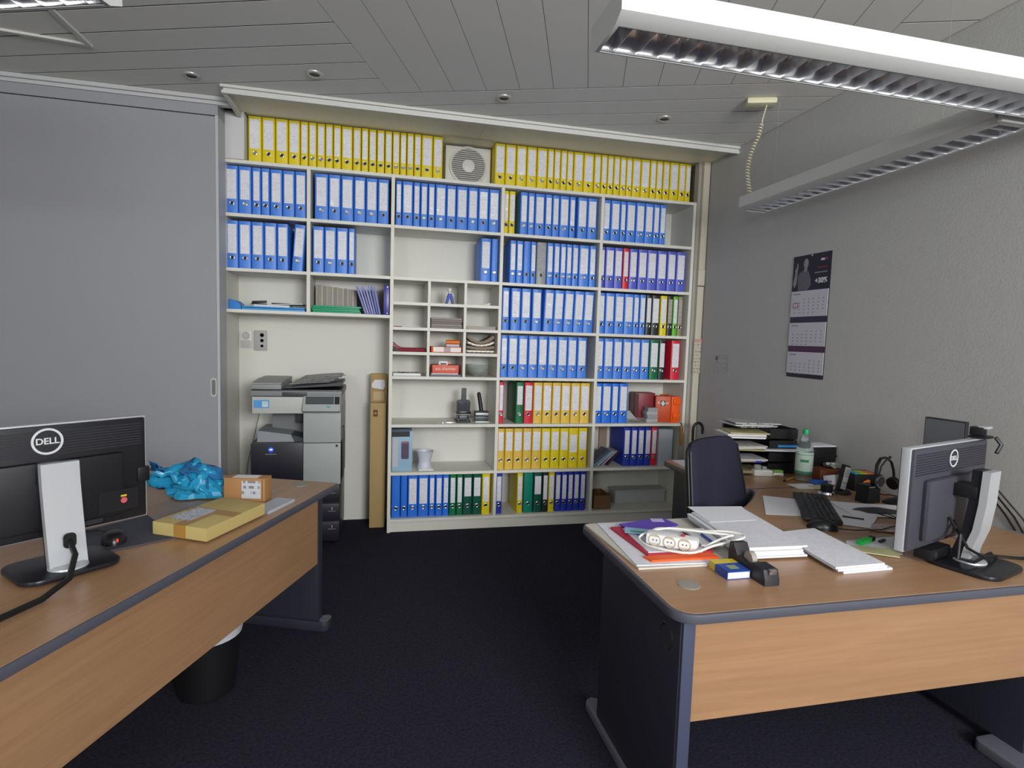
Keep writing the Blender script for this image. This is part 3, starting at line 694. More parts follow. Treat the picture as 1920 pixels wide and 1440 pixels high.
    part('badge', G().prism([(-.02, .005), (.02, .005), (.012, -.006), (-.012, -.006)], 0, .002, mx=Matrix.Translation((0, .003, .148)) @ Matrix.Rotation(R(96), 4, 'X')), M_silver, t)
    t = thing('hole_punch', 'black hole punch with slanted round lever, right one beside the divider', 'hole punch', (.695, .10, z), 0)
    part('base_plate', G().box(-.055, .055, -.03, .12, 0, .010, .003), M_silver, t)
    part('punch_block', G().box(-.052, .052, .0, .05, .010, .045, .004), mat('gunmetal'), t)
    part('jaw', G().box(-.054, .054, -.012, .05, .045, .085, .004), M_charcoal, t)
    part('tray_front', G().box(-.05, .05, -.015, -.010, .055, .072, .001), M_silver, t)
    part('lever', G().tube([(.0, .02, .08), (-.008, .03, .14), (-.020, .04, .215), (-.022, .04, .228)], [.017, .016, .0155, .010], 12), M_black, t)
    solo('paper_guide', G().box(-.05, .05, 0, .012, 0, .005, .001).box(-.052, -.046, 0, .012, 0, .012), M_chrome, 'thin metal paper guide lying left of the black hole punches', 'guide', (.44, .06, z))
    # box and stand
    z = .0006+ZB['B7']
    t = thing('product_box', 'pale blue carton picturing a dark canister, by the left upright', 'box', (.092, .05, z))
    part('box_body', G().box(-.075, .075, 0, .2, 0, .30, .002), mat('carton_blue', '#8fb0c8', .45), t)
    part('dark_band', G().box(-.0752, .055, -.001, .0, .258, .299), M_charcoal, t)
    part('printed_canister', G().prism(rrect(-.028, .028, -.075, .055, .012), 0, .0012, mx=Matrix.Translation((.022, 0, .165)) @ Matrix.Rotation(R(90), 4, 'X')), mat('canister_print', '#54455a', .4), t)
    part('printed_canister_lid', G().prism(rrect(-.028, .028, -.008, .008, .006), 0, .0016, mx=Matrix.Translation((.022, 0, .214)) @ Matrix.Rotation(R(90), 4, 'X')), mat('canister_lid', '#8a5a6a', .4), t)
    part('white_panel', G().box(-.07, -.03, -.001, .0, .03, .25), mat('panel_print', '#b7b4bb', .5), t)
    t = thing('paper_stand', 'white curved stand next to the pale blue carton', 'stand', (.265, .11, z))
    prof = [(.058, 0), (.058, .012), (.052, .02), (.048, .07), (.062, .13), (.066, .14), (.062, .14), (.058, .13), (.044, .07), (.048, .02), (.05, .002)]
    part('shell', G().lathe(prof, 28, cap=False), mat('stand_white', '#c9cbd8', .4), t)
    part('foot', G().box(-.05, .062, -.07, .05, 0, .010, .003), M_white, t)
    # fifth row, right column
    z = .0006+ZB['B6']
    t = thing('toner_box', 'dark red box standing behind grey cartons, beside the first aid case', 'box', (2.09, .16, z), -8)
    part('box_body', G().box(-.085, .085, 0, .14, 0, .232, .003), mat('maroon_box', '#7d1528', .4), t)
    part('side_strip', G().box(-.0862, -.055, -.0015, .0, .004, .228), mat('maroon_dark', '#4d0f1c', .4), t)
    for k, (x, zz, w) in enumerate(((2.108, 0, .10), (2.112, .0305, .094), (2.108, .0605, .098), (2.114, .0905, .09))):
        solo('carton', G().box(-w/2, w/2, 0, .09, 0, .03, .002), mat('grey_carton%d' % (k % 2), ('#a9a9aa', '#97989b')[k % 2], .7), 'small grey carton, %s from bottom of the pile before the dark red box' % ORD[k], 'box', (x, .055, z+zz), group='small grey cartons')
    t = thing('first_aid_case', 'orange first aid case with white cross on the right shelf', 'first aid case', (2.262, .055, z), 0)
    Mor = mat('signal_orange', '#ee5a0a', .4); Mor2 = mat('case_orange_dark', '#c1461a', .45)
    part('lid', G().box(-.115, .012, .012, .06, 0, .215, .006, mx=Matrix.Rotation(R(-16), 4, 'Z')), Mor2, t)
    part('shell', G().box(.01, .082, -.012, .20, 0, .215, .006), Mor, t)
    for zz in (.03, .15): part('latch', G().box(.02, .083, -.026, -.010, zz, zz+.05, .004), Mor, t)
    mxl = Matrix.Rotation(R(-16), 4, 'Z')
    part('green_patch', G().box(-.075, -.035, .0105, .0125, .13, .18, mx=mxl), mat('aid_green', '#4d5038', .5), t)
    part('white_cross', G().box(-.061, -.049, .009, .0108, .135, .175, mx=mxl).box(-.071, -.039, .009, .0108, .149, .161, mx=mxl), M_white, t)
    part('print_lines', G().box(-.1, -.082, .0108, .0122, .15, .17, mx=mxl).box(-.03, -.008, .0108, .0122, .15, .165, mx=mxl), mat('print_pale', '#c9a48f', .5), t)
    part('handle', G().tube([(-.06, .035, .214), (-.055, .035, .226), (.0, .035, .228), (.005, .035, .214)], .005, 8), Mor2, t)
    g = G()
    for k in range(9): g.tube([(rnd.uniform(-.09, .09), rnd.uniform(0, .1), .004+.003*k) for _ in range(4)], .002, 5)
    solo('cable_tangle', g, mat('pale_cable', '#b5b2ac', .5), 'tangle of pale thin leads left of the grey cartons', 'cables', (1.965, .05, z))
    g = G().prism([(-.06, 0), (.04, 0), (.055, .02), (-.01, .09), (-.045, .085)], 0, .08, mx=Matrix.Rotation(R(90), 4, 'X'))
    solo('device_case', g, mat('grey_device', '#a9a8a5', .5), 'slanted grey device between bright blue binders and the dark red box', 'device', (1.945, .20, z))
    # hanging brush on the shelf end
    t = thing('hand_brush', 'wooden handled brush hanging from the right shelf end', 'brush', (2.335, -.022, .795))
    part('wooden_handle', G().tube([(0, 0, 0), (0, 0, -.02), (.003, 0, -.09), (.004, 0, -.165)], [.008, .013, .017, .014], 12), mat('handle_wood', '#a5713f', .5), t)
    part('blade', G().box(-.018, .026, -.003, .003, -.30, -.165, .002), mat('blade_grey', '#9b9a98', .4, metal=.4), t)
    part('hook', G().tube([(0, .02, .018), (0, 0, .018), (0, 0, -.006)], .004, 6), M_black, t)
    # sixth row, right column: leaning books, white magazine file
    z = .0006+ZB['B7']
    specs = [(.024, '#4a4758', 52, .19, 'thick dark grey hardback'), (.011, '#4a93ad', 52, .19, 'slim turquoise notebook'), (.013, '#a59a9c', 50, .18, 'pinkish grey paperback'), (.014, '#8f8ca5', 46, .17, 'mauve paperback'), (.018, '#33202c', 41, .16, 'dark plum book')]
    x = 1.608
    for k, (th, c, ln, h, nm) in enumerate(specs):
        t = thing('book', '%s leaning right, %s from left beside the dark blue binders' % (nm, ORD[k]), 'book', (x, .07, z), 0, 'leaning books in the sixth row', ry=ln)
        part('cover', G().prism([(-th, 0), (0, 0), (0, .15), (-.0015, .15), (-.0015, .0015), (-th+.0015, .0015), (-th+.0015, .15), (-th, .15)], 0, h), mat('bookcover_%d' % k, c, .5), t)
        part('pages', G().box(-th+.0016, -.0016, .0016, .147, .002, h-.002), M_paper, t)
        if k+1 < len(specs):
            a, b2 = R(ln), R(specs[k+1][2])
            x += .0012+specs[k+1][0]/math.cos(b2)+h*(math.sin(a)-math.cos(a)*math.tan(b2))
    t = thing('magazine_file', 'white magazine file stuffed with papers right of the red binder', 'magazine file', (2.235, .05, z))
    part('file_body', G().box(-.06, .066, 0, .25, 0, .30, .002), print_mat('file_white', '#aab0bb', '#7b8593', freq=8, amount=.25, xs=30), t)
    solo('ruled_pad', G().box(-.035, .035, 0, .006, 0, .30), mat('brown_pad', '#9c8778', .7), 'tan cardboard sheet standing behind the dark blue binders', 'cardboard', (1.80, .335, z))
    # bottom row, right column
    z = .0006+ZB['Bot']
    t = thing('open_carton', 'brown cardboard box open at the top on the bottom right shelf', 'box', (1.70, .05, z))
    part('carton_wall', G().box(-.07, .072, 0, .003, 0, .112).box(-.07, .072, .21, .213, 0, .112).box(-.07, -.067, .003, .21, 0, .15).box(.069, .072, .003, .21, 0, .112).box(-.07, .072, 0, .213, 0, .003), mat('dull_cardboard', '#7a5a3a', .85), t)
    solo('storage_box', G().box(-.23, .23, 0, .15, 0, .10, .006).box(-.24, .24, -.005, .155, .10, .112, .004), mat('translucent_white', '#b2b5b4', .4), 'low whitish plastic box at the back of the bottom right shelf', 'box', (2.10, .18, z))
    # wall fan
    t = thing('wall_fan', 'round white extractor fan on a square panel between the yellow binders', 'fan', (.557, .2, 2.752))
    Mfw = mat('fan_white', '#cfcfcc', .45)
    part('mounting_panel', G().box(-.172, .172, 0, .15, -.16, .142, .004), Mfw, t)
    rx = Matrix.Rotation(R(90), 4, 'X')
    part('outer_ring', G().lathe([(.132, 0), (.146, .0), (.144, .012), (.132, .016), (.126, .010)], 48, mx=rx, cap=False), Mfw, t)
    part('fan_well', G().lathe([(.128, .0005), (0, .001)], 48, mx=rx, cap=False), mat('fan_well', '#4c4b49', .7), t)
    for k in range(17):
        zz = -.118+k*.01475; hw = math.sqrt(max(0, .127**2-zz*zz))
        part('grille_slat', G().box(-hw, hw, -.010, -.002, zz-.0048, zz+.0048, mx=Matrix.Identity(4)), mat('grille_grey', '#a5a4a0', .5), t)
    part('hub', G().lathe([(.048, 0), (.047, .014), (.04, .017), (0, .018)], 32, mx=rx, cap=False), Mfw, t)
    # binder wall notes
    t = thing('taped_note', 'handwritten paper strip taped to the cream trunking', 'note', (2.425, -.0475, 1.36))
    part('sheet', G().box(-.034, .03, -.001, 0, -.13, .13), print_mat('note_paper', '#b9b1a1', '#6a645c', freq=36, amount=.6, xs=120), t)
    part('pink_tape', G().box(-.03, .032, -.0018, -.0008, .12, .145), mat('pink_tape', '#b98a88', .6), t)
    t = thing('printed_notice', 'pale printed notice on the right wall above the chair', 'notice', (XR, -.335, 1.315))
    part('sheet', G().box(-.0012, 0, -.10, .10, -.09, .075), print_mat('notice_paper', '#a9a8a6', '#6c6c70', freq=55, amount=.35, xs=60, along='Y'), t)
    part('logo', G().lathe([(.010, 0), (.016, 0), (.016, .001), (.010, .001)], 20, mx=Matrix.Translation((-.0012, .062, .045)) @ Matrix.Rotation(R(-90), 4, 'Y'), cap=False), M_charcoal, t)
shelf_things()

# ------------------------------------------------------------------ niche: sockets, copier, cardboard
def niche():
    y = YN
    t = thing('power_socket', 'white double power socket on the niche wall at far left', 'socket', (-1.04, y, 1.395))
    part('cover_plate', G().box(-.040, .040, -.018, 0, -.062, .062, .005), M_white, t)
    rx = Matrix.Rotation(R(90), 4, 'X')
    part('socket_well', G().lathe([(.026, 0), (.028, .002), (.026, .004), (.022, .001), (0, .001)], 24, at=(0, -.018, .028), mx=rx, cap=False), mat('socket_grey', '#b9b7b0', .5), t)
    part('lower_module', G().box(-.034, .034, -.021, -.017, -.056, -.006, .003), mat('socket_grey'), t)
    t = thing('outlet_plate', 'grey wall plate with three round black sockets above the copier', 'socket', (-.942, y, 1.39))
    part('cover_plate', G().box(-.045, .045, -.016, 0, -.074, .074, .006), mat('plate_grey', '#a8a8a4', .5), t)
    for k, zz in enumerate((.04, .0, -.04)):
        part('jack', G().lathe([(.006, 0), (.011-.001*k, .006), (.014-.002*k, .004), (.014-.002*k, 0)], 18, at=(.012, -.016, zz), mx=rx), M_black, t)
    g = G().tube([(-.912, .29, .98), (-.922, .28, .93), (-.945, .25, .80), (-.97, .25, .68), (-1.01, .24, .5), (-1.03, .24, .3), (-1.0, .22, .08)], .003, 6)
    solo('power_cable', g, mat('grey_cable', '#6f6d6a', .5), 'thin grey cable running down beside the copier', 'cable')
    # copier
    t = thing('photocopier', 'large grey and black office photocopier in the wall niche', 'photocopier', (-.61, -.20, 0))
    Mg = mat('copier_grey', '#9fa3a2', .5); Mk = mat('copier_black', '#1b1b26', .4); Mm = mat('copier_dark_grey', '#3a3b40', .45); Ml = mat('copier_light', '#b4b5b1', .5)
    x0, x1 = -.285, .28; xm = .038; D = .53
    part('lower_cabinet', G().box(x0+.01, x1-.005, .012, D, .03, .43, .006), Mk, t)
    for k, zz in enumerate((.05, .175, .30)):
        dr = part('drawer_front', G().box(x0+.012, x1-.006, -.002, .014, zz, zz+.118, .005), Mk, t)
        part('drawer_number', text_mesh(str(3-k), .022), M_paper, dr, loc=(.225, -.0028, zz+.085), rot=(R(90), 0, 0))
        part('pull_line', G().box(.2, .25, -.0035, -.001, zz+.066, zz+.069), mat('pull_grey', '#8e8e96', .4), dr)
    for sx in (x0+.05, x1-.05):
        for sy in (.06, D-.06): part('caster', G().cyl((sx-.012, sy, .02), (sx+.012, sy, .02), .02), M_black, t)
    part('black_front_door', G().box(x0-.005, xm-.002, -.006, .25, .432, .718, .006), Mk, t)
    part('core', G().box(x0, x1, .02, D, .43, .715), Mm, t)
    part('logo_disc', G().lathe([(.018, 0), (.018, .002), (0, .003)], 20, at=(-.165, -.006, .675), mx=rx), mat('logo_blue_glow', '#1d3fae', .3, emit='#2d5be0', estr=.6), t)  # blue logo disc with a glow put into its material
    part('logo_band', G().box(-.172, -.155, -.0105, -.008, .672, .682), mat('logo_white_glow', '#e8ecf5', .3, emit='#ffffff', estr=.5), t)  # white logo mark, also given a glow
    part('brand_line', G().box(-.2, -.13, -.0078, -.005, .644, .648), mat('pull_grey'), t)
    part('grey_door', G().box(xm, x1, -.006, .3, .432, .716, .006), Mg, t)
    part('grey_tower', G().box(xm, x1, -.006, D, .72, .955, .006), Mg, t)
    part('door_badge', G().box(.247, .262, -.008, -.0055, .69, .706), M_charcoal, t)
    # output recess
    part('recess_back', G().box(x0+.09, xm, .22, D, .718, .92), mat('recess_grey', '#6f7071', .6), t)
    part('recess_duct', G().box(-.03, xm, .16, .225, .83, .91, .004), Mm, t)
    tg = G().prism([(x0+.03, .722), (x0+.035, .80), (-.045, .772), (-.02, .722)], -.33, -.02, mx=Matrix.Rotation(R(90), 4, 'X'))
    part('output_tray', tg, mat('tray_grey', '#8d9095', .5), t)
    part('tray_floor', G().box(x0, xm, -.004, .3, .716, .724), Mm, t)
    part('tray_slope', G().prism([(-.02, .722), (-.045, .77), (xm, .745), (xm, .722)], -.33, -.03, mx=Matrix.Rotation(R(90), 4, 'X')), Mm, t)
    part('rear_column', G().box(x0+.09, x0+.14, .24, D, .72, .94), Mm, t)
    # scanner
    part('scanner_body', G().box(x0+.005, x1-.002, .0, D, .918, 1.03, .006), Ml, t)
    part('scanner_arm', G().box(x0+.005, xm, -.006, .06, .918, 1.03, .005), Ml, t)
    mp = Matrix.Translation((.16, -.02, .99)) @ Matrix.Rotation(R(-25), 4, 'X')
    pn = part('control_panel', G().box(-.122, .118, -.012, .03, -.06, .05, .005, mx=mp), Mg, t)
    part('touch_screen', G().box(-.105, .075, -.014, -.011, -.012, .042, mx=mp), mat('screen_grey', '#4e5155', .2), pn)
    part('key_field', G().box(.08, .112, -.0145, -.011, -.012, .042, mx=mp), Mk, pn)
    part('status_lamp', G().box(.03, .055, -.0135, -.011, -.034, -.026, mx=mp), mat('status_green', '#2f9c84', .4), pn)
    st = part('service_sticker', G().box(-.27, -.175, -.0078, -.005, .955, 1.008), mat('sticker_blue', '#4f95d0', .5), t)
    part('sticker_text', G().box(-.218, -.181, -.009, -.0075, .962, 1.0), print_mat('sticker_print', '#c3d4de', '#6a7480', freq=160, xs=200), st)
    # lid with feeder
    part('platen_lid', G().box(x0-.003, x1+.005, -.01, D, 1.034, 1.07, .005), mat('lid_grey', '#7e7f80', .5), t)
    part('lid_grip', G().box(-.095, .062, -.014, .02, 1.036, 1.062, .004), Mm, t)
    part('feeder_base', G().box(x0, x1+.003, .0, D-.04, 1.066, 1.078, .003), Mk, t)
    part('feeder_cover', G().box(x0, -.10, -.004, D-.06, 1.078, 1.112, .006), mat('feeder_grey', '#8a8b8b', .5), t)
    part('feeder_top', G().prism([(-.004, 1.113), (D-.06, 1.113), (D-.06, 1.136), (.20, 1.134), (.0, 1.120)], x0+.003, -.10, mx=Matrix(((0, 0, 1, 0), (1, 0, 0, 0), (0, 1, 0, 0), (0, 0, 0, 1)))), mat('feeder_top', '#9b9b99', .5), t)
    part('document_ramp', G().prism([(-.10, 1.082), (x1, 1.105), (x1, 1.125), (-.10, 1.09)], .02, D-.08, mx=Matrix(((1, 0, 0, 0), (0, 0, 1, 0), (0, 1, 0, 0), (0, 0, 0, 1)))), Mm, t)
    for k in range(5):
        xo = .06+.02*k; 
        o = part('paper_sheet', G().grid(8, 4, lambda u, v, k=k: (-.13+.27*u, -.1+.2*v+.01*k, .003*math.sin(u*3)+.006*u+.002*math.cos(v*5))), print_mat('newsprint', '#a7a7a5', '#3c3c40', freq=70, up='Y', amount=.8, xs=80), None, loc=(-.60+xo, -.06+.035*k, 1.118+.0075*k), rot=(R(2), R(-3), R(-6+4*k)))
        md = o.modifiers.new('thickness', 'SOLIDIFY'); md.thickness = .002
        tag(o, 'printed sheet lying on top of the photocopier, %s from bottom' % ORD[k], 'paper', 'papers on the photocopier')
    part('waste_cover', G().box(x1-.002, x1+.01, .14, .26, .45, .80, .004), Mm, t)
    # long cartons beside the bookcase
    t = thing('long_carton', 'tall narrow brown carton with white labels, taller of the two by bookcase', 'carton', (-.08, .215, 0))
    part('carton_body', G().box(-.062, .058, 0, .06, 0, 1.165, .002), M_card, t)
    part('shipping_label', G().prism([(-.052, 1.06), (.03, 1.045), (.045, 1.075), (.04, 1.12), (-.03, 1.12), (-.055, 1.09)], 0, .0012, mx=Matrix.Rotation(R(90), 4, 'X')), M_paper, t)
    part('address_label', G().box(-.042, .038, -.0012, 0, .965, 1.03), mat('buff_label', '#b8a27d', .7), t)
    t = thing('long_carton', 'narrow brown carton in front, shorter of the two by the bookcase', 'carton', (-.088, .135, 0))
    part('carton_body', G().box(-.053, .06, 0, .065, 0, .952, .002), mat('tan_cardboard', '#ac9264', .85), t)
    part('printed_mark', G().box(-.032, 0, -.0012, 0, .85, .90), mat('mark_brown', '#5f4427', .8), t)
    part('mark_centre', G().lathe([(.011, 0), (.011, .0012), (0, .0014)], 14, at=(-.016, -.0012, .875), mx=rx), mat('mark_tan', '#a07c4c', .8), t)
niche()

# ------------------------------------------------------------------ desks
ZD = .735
def offset_poly(P, d):
    n = len(P); out = []
    for i in range(n):
        a, b, c = Vector(P[i-1]), Vector(P[i]), Vector(P[(i+1) % n])
        e1 = (b-a).normalized(); e2 = (c-b).normalized()
        n1 = Vector((-e1.y, e1.x)); n2 = Vector((-e2.y, e2.x))
        m = (n1+n2); m.normalize()
        out.append(tuple(b+m*(d/max(.3, m.dot(n1)))))
    return out
def desk_top(t, P, wood):
    part('edge_band', G().prism(P, ZD-.030, ZD-.0015, bev=.006), M_edge, t)
    part('worktop', G().prism(offset_poly(P, .009), ZD-.02, ZD), wood, t)
def tee_leg(t, x0, x1, y0, y1, fy0, fy1, axis='Y'):
    """panel leg with a flat foot; runs along local y"""
    part('leg_panel', G().box(x0, x1, y0, y1, .045, ZD-.03, .004), M_deskmetal, t)
    xm = (x0+x1)/2
    P = rrect(xm-.033, xm+.033, fy0, fy1, .03)
    part('foot', G().prism(P, 0, .045, bev=.008), M_deskmetal, t)
    part('foot_cap', G().prism(rrect(xm-.030, xm+.030, fy1-.11, fy1-.004, .028), .045, .0475), mat('foot_grey', '#5f5f68', .5), t)
def grommet(t, x, y, z=None):
    part('cable_grommet', G().lathe([(.034, 0), (.034, .002), (.028, .0028), (0, .0022)], 28, at=(x, y, ZD)), mat('grommet_grey', '#8b8780', .45), t)

def desks():
    # left desk, turned about 21 degrees
    t = thing('office_desk', 'beech office desk with dark edge at left, turned towards the room', 'desk', (-.26, -1.359, 0), -21.4)
    desk_top(t, rrect(-.8, 0, -1.85, 0, .03), M_beech_y)
    part('modesty_panel', G().box(-.112, -.094, -1.76, -.035, .335, ZD-.03), M_beech_y, t)
    for y0 in (-.04, -1.80):
        part('leg_panel', G().box(-.74, -.088, y0, y0+.04, .05, ZD-.03, .004), M_deskmetal, t)
        part('foot', G().prism(rrect(-.79, -.035, y0-.018, y0+.062, .03), 0, .05, bev=.01), M_deskmetal, t)
        part('foot_cap', G().prism(rrect(-.085, -.04, y0-.013, y0+.057, .02), .05, .0525), mat('foot_grey', '#5f5f68', .5), t)
    grommet(t, -.157, -.084)
    # right desk with a concave inner corner
    t = thing('corner_desk', 'beech corner desk with grey edge in the right foreground', 'desk', (.70, -2.88, 0))
    W = [(2.455, -2.88), (2.455, -1.704), (1.768, -1.704), (1.748, -1.76), (1.715, -1.80), (1.646, -1.875), (1.551, -1.965), (1.45, -2.033), (1.324, -2.078), (1.183, -2.097), (1.05, -2.098)]
    W += arc(.765, -2.158, .06, 90, 180, 5) + arc(.775, -2.81, .07, 180, 270, 6)
    desk_top(t, [(x-.70, y+2.88) for x, y in W], M_beech_x)
    part('front_panel', G().box(.087, 1.70, .080, .098, .372, ZD-.03), M_beech_x, t)
    part('leg_panel', G().box(.046, .086, .055, .62, .03, ZD-.03, .006), M_deskmetal, t)
    part('leg_edge_trim', G().box(.050, .088, .046, .058, .03, ZD-.03, .004), mat('trim_slate', '#3f4459', .45), t)
    part('foot', G().prism(rrect(.034, .098, -.02, .725, .032), 0, .034, bev=.008), mat('foot_grey'), t)
    part('leg_grommet', G().lathe([(.030, 0), (.036, .003), (.040, .0)], 28, at=(.046, .13, .61), mx=Matrix.Rotation(R(-90), 4, 'Y'), cap=False), M_charcoal, t)
    part('leg_panel', G().box(1.47, 1.51, .13, .66, .04, ZD-.03, .006), M_deskmetal, t)
    part('foot', G().prism(rrect(1.38, 1.60, -.06, .24, .03), 0, .04, bev=.008), mat('foot_grey'), t)
    grommet(t, .139, .178)
    # side desk beyond
    t = thing('side_desk', 'beech side desk with dark edge against the right wall, in front of the bookcase', 'desk', (1.64, -1.70, 0))
    desk_top(t, [(.05, 0), (.815, 0), (.815, .70), (.05, .70), (.012, .685), (0, .65), (0, .05), (.012, .012)], M_beech_y)
    part('leg_panel', G().box(.06, .1, .04, .64, .04, ZD-.03, .004), M_deskmetal, t)
    part('foot', G().prism(rrect(.045, .115, 0, .69, .03), 0, .04, bev=.008), M_deskmetal, t)
    part('leg_panel', G().box(.74, .78, .04, .64, .04, ZD-.03, .004), M_deskmetal, t)
    part('foot', G().prism(rrect(.725, .795, 0, .69, .03), 0, .04, bev=.008), M_deskmetal, t)
    t = thing('drawer_pedestal', 'dark grey drawer pedestal under the side desk behind the chair', 'drawer unit', (2.02, -1.34, 0))
    part('carcass', G().box(-.2, .2, -.26, .26, .04, .56, .004), mat('pedestal_grey', '#55555b', .5), t)
    for z in (.05, .22, .39):
        d = part('drawer_front', G().box(-.216, -.2, -.255, .255, z, z+.16, .004), mat('pedestal_front', '#4a4a50', .5), t)
        part('handle', G().box(-.226, -.214, -.06, .06, z+.11, z+.122, .003), M_silver, d)
    for sx in (-.16, .16):
        for sy in (-.2, .2): part('caster', G().cyl((sx-.012, sy, .02), (sx+.012, sy, .02), .02), M_black, t)
desks()

# ------------------------------------------------------------------ office chair
def chair():
    t = thing('office_chair', 'dark grey upholstered swivel chair pushed up to the corner desk', 'chair', (1.465, -1.845, 0), 28)
    Mf = mat('charcoal_fabric', '#2b2a3a', .95, spec=.2, bump=.5, bscale=500)
    nx, ny = 14, 14
    def back(u, v, s):
        w = .262 - .052*v
        x = (2*u-1)*w
        e = max(abs(2*u-1), 0)
        z = .56+.455*v
        rnd_ = .035*(1-math.sqrt(max(0, 1-e**8)))
        if v > .5: z -= rnd_*(v-.5)*2
        y = -.045*(x/.22)**2 + .05*v + s*(.032*math.sqrt(max(0, 1-e**4))*math.sqrt(max(0, 1-abs(2*v-1)**6)))
        return (x, y, z)
    g = G(); g.grid(nx, ny, lambda u, v: back(u, v, -1)); g.grid(nx, ny, lambda u, v: back(1-u, v, 1))
    bmesh.ops.remove_doubles(g.bm, verts=g.bm.verts, dist=.0006)
    part('backrest', g, Mf, t, sharp=80)
    g = G(); sh = lambda u, v: (back(u, v, 1)[0]*1.02, back(u, v, 1)[1]+.006, back(u, v, 1)[2])
    g.grid(nx, ny, sh)
    o = part('back_shell', g, M_black, t, sharp=80)
    md = o.modifiers.new('thickness', 'SOLIDIFY'); md.thickness = .012; md.offset = 0
    for e_ in (0, 1): part('piping', G().tube([(x, y-.004, z) for x, y, z in [back(e_, i/12, 0) for i in range(13)]], .005, 6), M_charcoal, t)
    part('back_bracket', G().tube([(0, .07, .75), (0, .10, .6), (0, .08, .47), (0, -.05, .41)], .02, 10, flat=1.8), M_black, t)
    part('seat', G().prism(rrect(-.235, .235, -.45, .0, .08), .43, .49, bev=.02), Mf, t)
    part('seat_pan', G().prism(rrect(-.2, .2, -.42, -.04, .06), .405, .43), M_black, t)
    part('gas_lift', G().cyl((0, -.22, .10), (0, -.22, .41), .027), M_charcoal, t)
    for k in range(5):
        a = R(72*k+18); dx, dy = math.cos(a), math.sin(a)
        part('base_arm', G().tube([(0, -.22, .10), (.14*dx, -.22+.14*dy, .095), (.28*dx, -.22+.28*dy, .07)], [.028, .022, .015], 10), M_black, t)
        part('caster', G().cyl((.28*dx-.02*dy, -.22+.28*dy+.02*dx, .028), (.28*dx+.02*dy, -.22+.28*dy-.02*dx, .028), .028), M_black, t)
chair()

